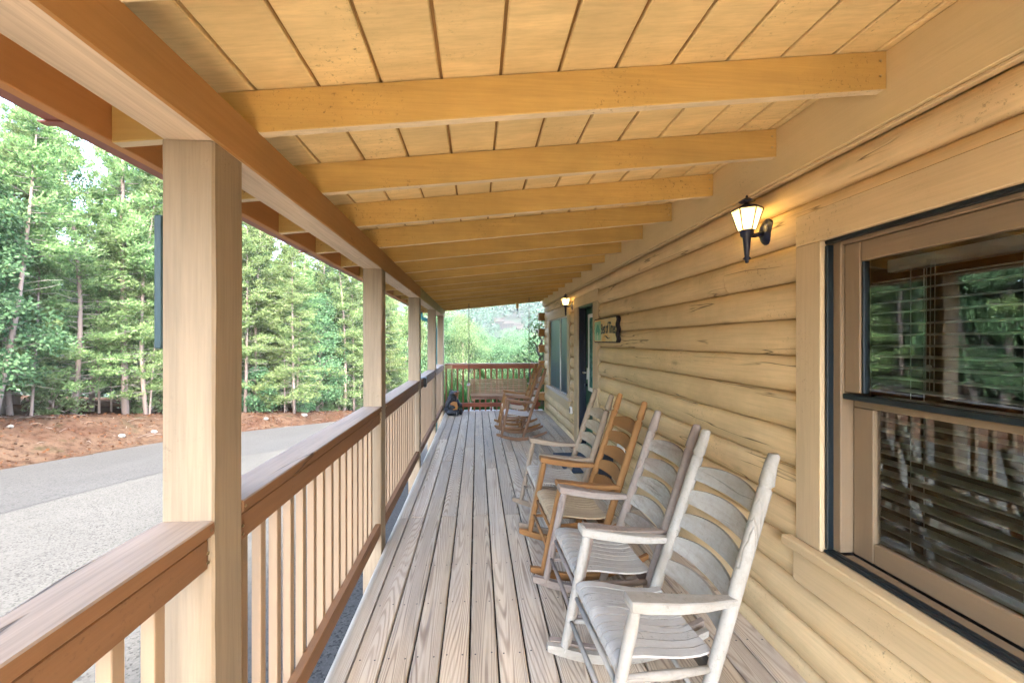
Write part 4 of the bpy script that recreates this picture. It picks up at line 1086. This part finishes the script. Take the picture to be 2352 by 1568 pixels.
# trees in the valley behind the porch
rv = random.Random(5)
back = [decs[0], decs[1], decs[2]]
for (Y0, Y1, n, top0, top1) in ((24, 34, 9, .4, 2.6), (36, 50, 12, .6, 3.2), (55, 80, 18, .8, 3.5), (85, 140, 34, 1.0, 4.0)):
    for k in range(n):
        y = rv.uniform(Y0, Y1); u = rv.uniform(-.10, .24); x = u * y
        left = max(0, 1 - (u + .10) / .12)
        top = 1.56 + y * (rv.uniform(-.012, .035) + .095 * left - .02 * (Y0 < 50))
        z = float(ground_z(np.array(x), np.array(y))); H = max(3.0, top - z); p = back[rv.randrange(3)]; h0 = {0: 9, 1: 10, 2: 8}[back.index(p)]
        s = H / h0; place_tree(p, x, y, s * rv.uniform(.8, 1.05) if s < 1.3 else 1.15 * s * .8, rv.uniform(0, 6.28), 'broadleaf_tree', ['round broadleaf tree just beyond the back railing', 'broadleaf tree on the slope below the porch', 'broadleaf tree in the middle of the valley', 'distant broadleaf tree below the hillside lodges'][(24, 36, 55, 85).index(Y0)], 'tree', ['trees beyond the back railing', 'trees on the slope', 'trees in the valley', 'trees below the lodges'][(24, 36, 55, 85).index(Y0)], sz=s)

# far wooded hillside as one mass
def hill():
    rng = np.random.default_rng(8); V = []; n = 2600
    y = 150 + 330 * rng.random(n); u = -.16 + .55 * rng.random(n); x = u * y
    z = ground_z(x, y)
    for k in range(n):
        if .035 < u[k] < .13 and 222 < y[k] < 276 or abs(u[k] + .01) < .014 and 270 < y[k] < 306: continue
        m = 46; r_ = rng.uniform(3.5, 6.5); q = rng.normal(size=(m, 3)); q /= np.linalg.norm(q, axis=1, keepdims=True); q[:, 2] = np.abs(q[:, 2]) * 1.1
        P = np.array((x[k], y[k], z[k] + rng.uniform(2, 6))) + q * r_ * rng.uniform(.8, 1.05, (m, 1))
        d = rng.normal(0, 1, (m, 3)); V.append(leaf_arrays(P, d, rng.uniform(1.8, 3.4, m), rng.uniform(.7, 1.3, m), rng))
    me = quads_mesh('hillside_wood', np.concatenate(V), LM['far']); o = link('hillside_wood', me); tag(o, 'wooded far hillside seen over the back railing', 'wood', kind='stuff')
hill()

# lodges on the hillside
pinkw = plain('tan lodge wall', (.016, .0098, .0080), .8); dkr = plain('dark lodge window', (.003, .003, .004), .4); roofm = plain('pale lodge roof', (.013, .010, .009), .8); balm = plain('brown balcony', (.009, .005, .004), .8)
for m_ in (pinkw, dkr, roofm, balm): m_.node_tree.nodes['Principled BSDF'].inputs['Specular IOR Level'].default_value = 0
def lodge(px, py, Y, w, h, d, nb, label, name='lodge'):
    # px,py : centre of the wall foot as measured bearing / elevation
    X, Z = px * Y, 1.56 + py * Y
    t = thing(name, (X, Y, Z), label, 'building', 'lodges on the far hillside')
    G().box(-w / 2, w / 2, 0, d, -6, h, .1).done('wall', pinkw, t)
    g = G(); ov = 1.0; g.loft([[(x, -ov, h), (x, d / 2, h + d * .33), (x, d + ov, h), (x, d + ov, h - .3), (x, -ov, h - .3)] for x in (-w / 2 - ov, w / 2 + ov)], True, False); g.done('roof', roofm, t)
    for k in range(nb):
        for fl in range(2):
            xx = -w / 2 + (k + .5) * w / nb
            G().box(xx - w / nb * .3, xx + w / nb * .3, -.06, -.01, h * .12 + fl * h * .45, h * .40 + fl * h * .45, .02).done('window', dkr, t)
            G().box(xx - w / nb * .38, xx + w / nb * .38, -1.6, -.08, h * .04 + fl * h * .45, h * .12 + fl * h * .45, .05).done('balcony', balm, t)
for (px_, py_, Y_, w_, h_, d_, nb_, lab) in ((.054, .030, 260, 6, 5.5, 6, 2, 'tall pale gabled end lodge, leftmost of the hillside row'), (.077, .0295, 264, 7, 4.2, 6, 4, 'long balconied lodge in the middle of the hillside row'), (.100, .0275, 268, 5, 3.8, 6, 3, 'lodge at the right end of the upper hillside row'), (.116, .012, 245, 5.5, 5, 6, 2, 'lower pale lodge on the slope right of the hillside row'), (-.010, .040, 300, 5, 3.2, 6, 2, 'small lone pale house far left on the hillside')):
    lodge(px_, py_, Y_, w_, h_, d_, nb_, lab)

# grasses in the bed behind the railing, and a young leafy branch by the corner
def grass(x, y, s, seed, label, group, n=170, h=1.0, arch=.6):
    rng = np.random.default_rng(seed); V = []
    for k in range(n):
        az = rng.random() * 2 * pi; L = h * rng.uniform(.6, 1.1); a = rng.uniform(.1, .9) * arch; p = np.array((rng.normal(0, .06), rng.normal(0, .06), 0)); w = rng.uniform(.008, .016)
        side = np.array((-math.sin(az), math.cos(az), 0)); d = np.array((math.cos(az), math.sin(az), 0)); pr = None
        for j in range(5):
            f = j / 4; c = p + d * a * L * f ** 1.8 + np.array((0, 0, L * (f - .28 * a * f * f * 2))); ww = w * (1 - f * .92)
            if pr is not None: V += [pr[0], pr[1], c + side * ww, c - side * ww]
            pr = (c - side * ww, c + side * ww)
    me = quads_mesh('blades', np.array(V), LM['grass']); t = thing('ornamental_grass', (x, y, -.32), label, 'plant', group); t.scale = (s, s, s); link('blades', me, None, t); return t
rg = random.Random(9)
for k in range(13):
    x = -1.25 + .30 * k + rg.uniform(-.08, .08)
    grass(x, 9.75 + rg.uniform(-.2, .5), rg.uniform(.95, 1.2), 40 + k, 'tall arching grass clump in the bed behind the back railing', 'grass clumps behind the railing', h=1.15 + .15 * (k > 5))
for k in range(6): grass(-1.0 + .5 * k, 9.4, .6, 80 + k, 'low grass tuft at the foot of the back railing', 'low tufts by the railing', n=110, h=.8)
def yucca(x, y, az, L, label, seed):
    rng = np.random.default_rng(seed); V = []; t = thing('juniper_branch', (x, y, -.3), label, 'plant')
    n = 1100; f = rng.random(n) ** .8; ax = np.array((math.cos(az) * .8, .1, 1.0)); ax /= np.linalg.norm(ax)
    P = f[:, None] * L * ax + rng.normal(0, .045, (n, 3)) * (1.1 - f[:, None]); D = ax + rng.normal(0, .45, (n, 3))
    me = quads_mesh('foliage', leaf_arrays(P, D, np.full(n, .13), np.full(n, .008), rng), LM['grass']); link('foliage', me, None, t)
    G().tube([(0, 0, 0), tuple(ax * L * .9)], [.02, .005], 5).done('stem', bark, t)
yucca(.55, 9.7, 0.2, 1.75, 'feathery green frond leaning right above the back railing', 1); yucca(.95, 9.8, pi * .95, 1.6, 'feathery frond leaning left above the back railing', 2); yucca(.95, 9.9, .5, 1.7, 'upright feathery frond nearest the cabin corner', 3)
sap = dec_proto(61, 2.6, .55, .35, 'dec2', 12, 34, .08)
place_tree(sap, 1.50, 9.55, 1.05, 0, 'sapling', 'thin leafy sapling beside the log ends at the cabin corner', 'tree', None, z=-.35)

# rocks and fallen twigs on the bank
rr = random.Random(3); rockm = plain('pale rock', (.08, .075, .066), .9, nz=.3, scale=6)
for k in range(12):
    x, y = on_bank(rr.uniform(44, 72), rr.uniform(.3, 2.4)); g = G(); s_ = rr.uniform(.08, .22); n = 8
    g.loft([[(rr.uniform(.8, 1.1) * s_ * q * cos(2 * pi * m / n), rr.uniform(.8, 1.1) * s_ * q * .7 * sin(2 * pi * m / n), h_ * s_) for m in range(n)] for q, h_ in ((.8, -.3), (1, 0), (.8, .35), (.3, .5))])
    o = g.done('rock', rockm, None, False, (x, y, float(ground_z(np.array(x), np.array(y))))); tag(o, 'pale rock lying on the leaf littered bank', 'rock', 'rocks on the bank')
g = G(); nr = np.random.default_rng(4)
for k in range(260):
    x, y = on_bank(nr.uniform(40, 80), nr.uniform(.2, 3.6)); z = float(ground_z(np.array(x), np.array(y))) + .02; a = nr.uniform(0, 6.28); L = nr.uniform(.15, .7)
    g.tube([(x, y, z), (x + L * .5 * cos(a), y + L * .5 * sin(a), z + .05), (x + L * cos(a), y + L * sin(a), z + .02)], [.008, .007, .003], 3)
o = g.done('fallen_twigs', plain('grey fallen twig', (.06, .05, .042), .9)); tag(o, 'pale fallen twigs scattered over the bank', 'twigs', kind='stuff')
rngl = np.random.default_rng(14); n = 9000
tt = rngl.uniform(36, 84, n); oo = rngl.uniform(.15, 3.8, n); pts = np.array([on_bank(a, b) for a, b in zip(tt, oo)]); pz = ground_z(pts[:, 0], pts[:, 1]) + .012
PL = np.column_stack([pts, pz]); DL = rngl.normal(0, 1, (n, 3)); DL[:, 2] = np.abs(DL[:, 2]) * .25
litm = plain('dry leaves', (.045, .021, .011), .9, nz=.5, scale=3); litm.node_tree.nodes['Principled BSDF'].inputs['Specular IOR Level'].default_value = 0
o = link('leaf_litter', quads_mesh('leaf_litter', leaf_arrays(PL, DL, rngl.uniform(.05, .11, n), rngl.uniform(.02, .04, n), rngl), litm)); tag(o, 'dry brown leaf litter on the bank', 'leaf litter', kind='stuff')

# ------------------------------------------------------------------ valley haze
hz = bpy.data.materials.new('valley haze'); hz.use_nodes = True; hn = hz.node_tree; hn.nodes.clear()
pv = hn.nodes.new('ShaderNodeVolumePrincipled'); pv.inputs['Color'].default_value = (.86, .94, .92, 1); pv.inputs['Density'].default_value = .00024; pv.inputs['Anisotropy'].default_value = 0
ho = hn.nodes.new('ShaderNodeOutputMaterial'); hn.links.new(pv.outputs[0], ho.inputs['Volume'])
o = mk('haze', [(x, y, z) for z in (-40, 95) for y in (-75, 760) for x in (-470, 470)], [(0, 2, 3, 1), (4, 5, 7, 6), (0, 1, 5, 4), (2, 6, 7, 3), (0, 4, 6, 2), (1, 3, 7, 5)], hz)
tag(o, 'pale haze hanging over the valley', 'haze', kind='stuff')
S.cycles.volume_bounces = 1

# ------------------------------------------------------------------ each visible front tree gets a label of its own, by its kind and place
def screen_x(o):
    x, y = o.location.x, o.location.y; th_ = radians(3.9); d = x * sin(th_) + y * cos(th_); rr_ = x * cos(th_) - y * sin(th_)
    return (1158 + 910 * rr_ / d) * 1024 / 2352 if d > .5 else -999
ORD = ['leftmost', 'second from the left', 'third from the left', 'fourth from the left', 'fifth from the left', 'sixth from the left', 'seventh from the left', 'eighth from the left', 'ninth from the left', 'tenth from the left', 'eleventh from the left', 'twelfth from the left', 'thirteenth from the left', 'fourteenth from the left']
KIND = {'front row pines on the bank': 'front row pine', 'front row broadleaf trees': 'front row broadleaf tree', 'bushes at the foot of the trees': 'roadside bush', 'thin saplings at the edge of the wood': 'thin pine sapling', 'trees beyond the back railing': 'nearest broadleaf tree', 'trees on the slope': 'slope broadleaf tree'}
for gname, kname in KIND.items():
    L_ = [(screen_x(o), o) for o in ALLT if o.get('group') == gname]
    for a, b, where in BARS:
        inb = sorted([q for q in L_ if a <= q[0] < b], key=lambda q: q[0])
        for i_, (sx_, o) in enumerate(inb):
            if i_ < len(ORD): o['label'] = f'{ORD[i_]} {kname} {where}'
    for sx_, o in L_:
        if sx_ < 0: o['label'] = f'{kname} out of view beyond the left edge of the photo'
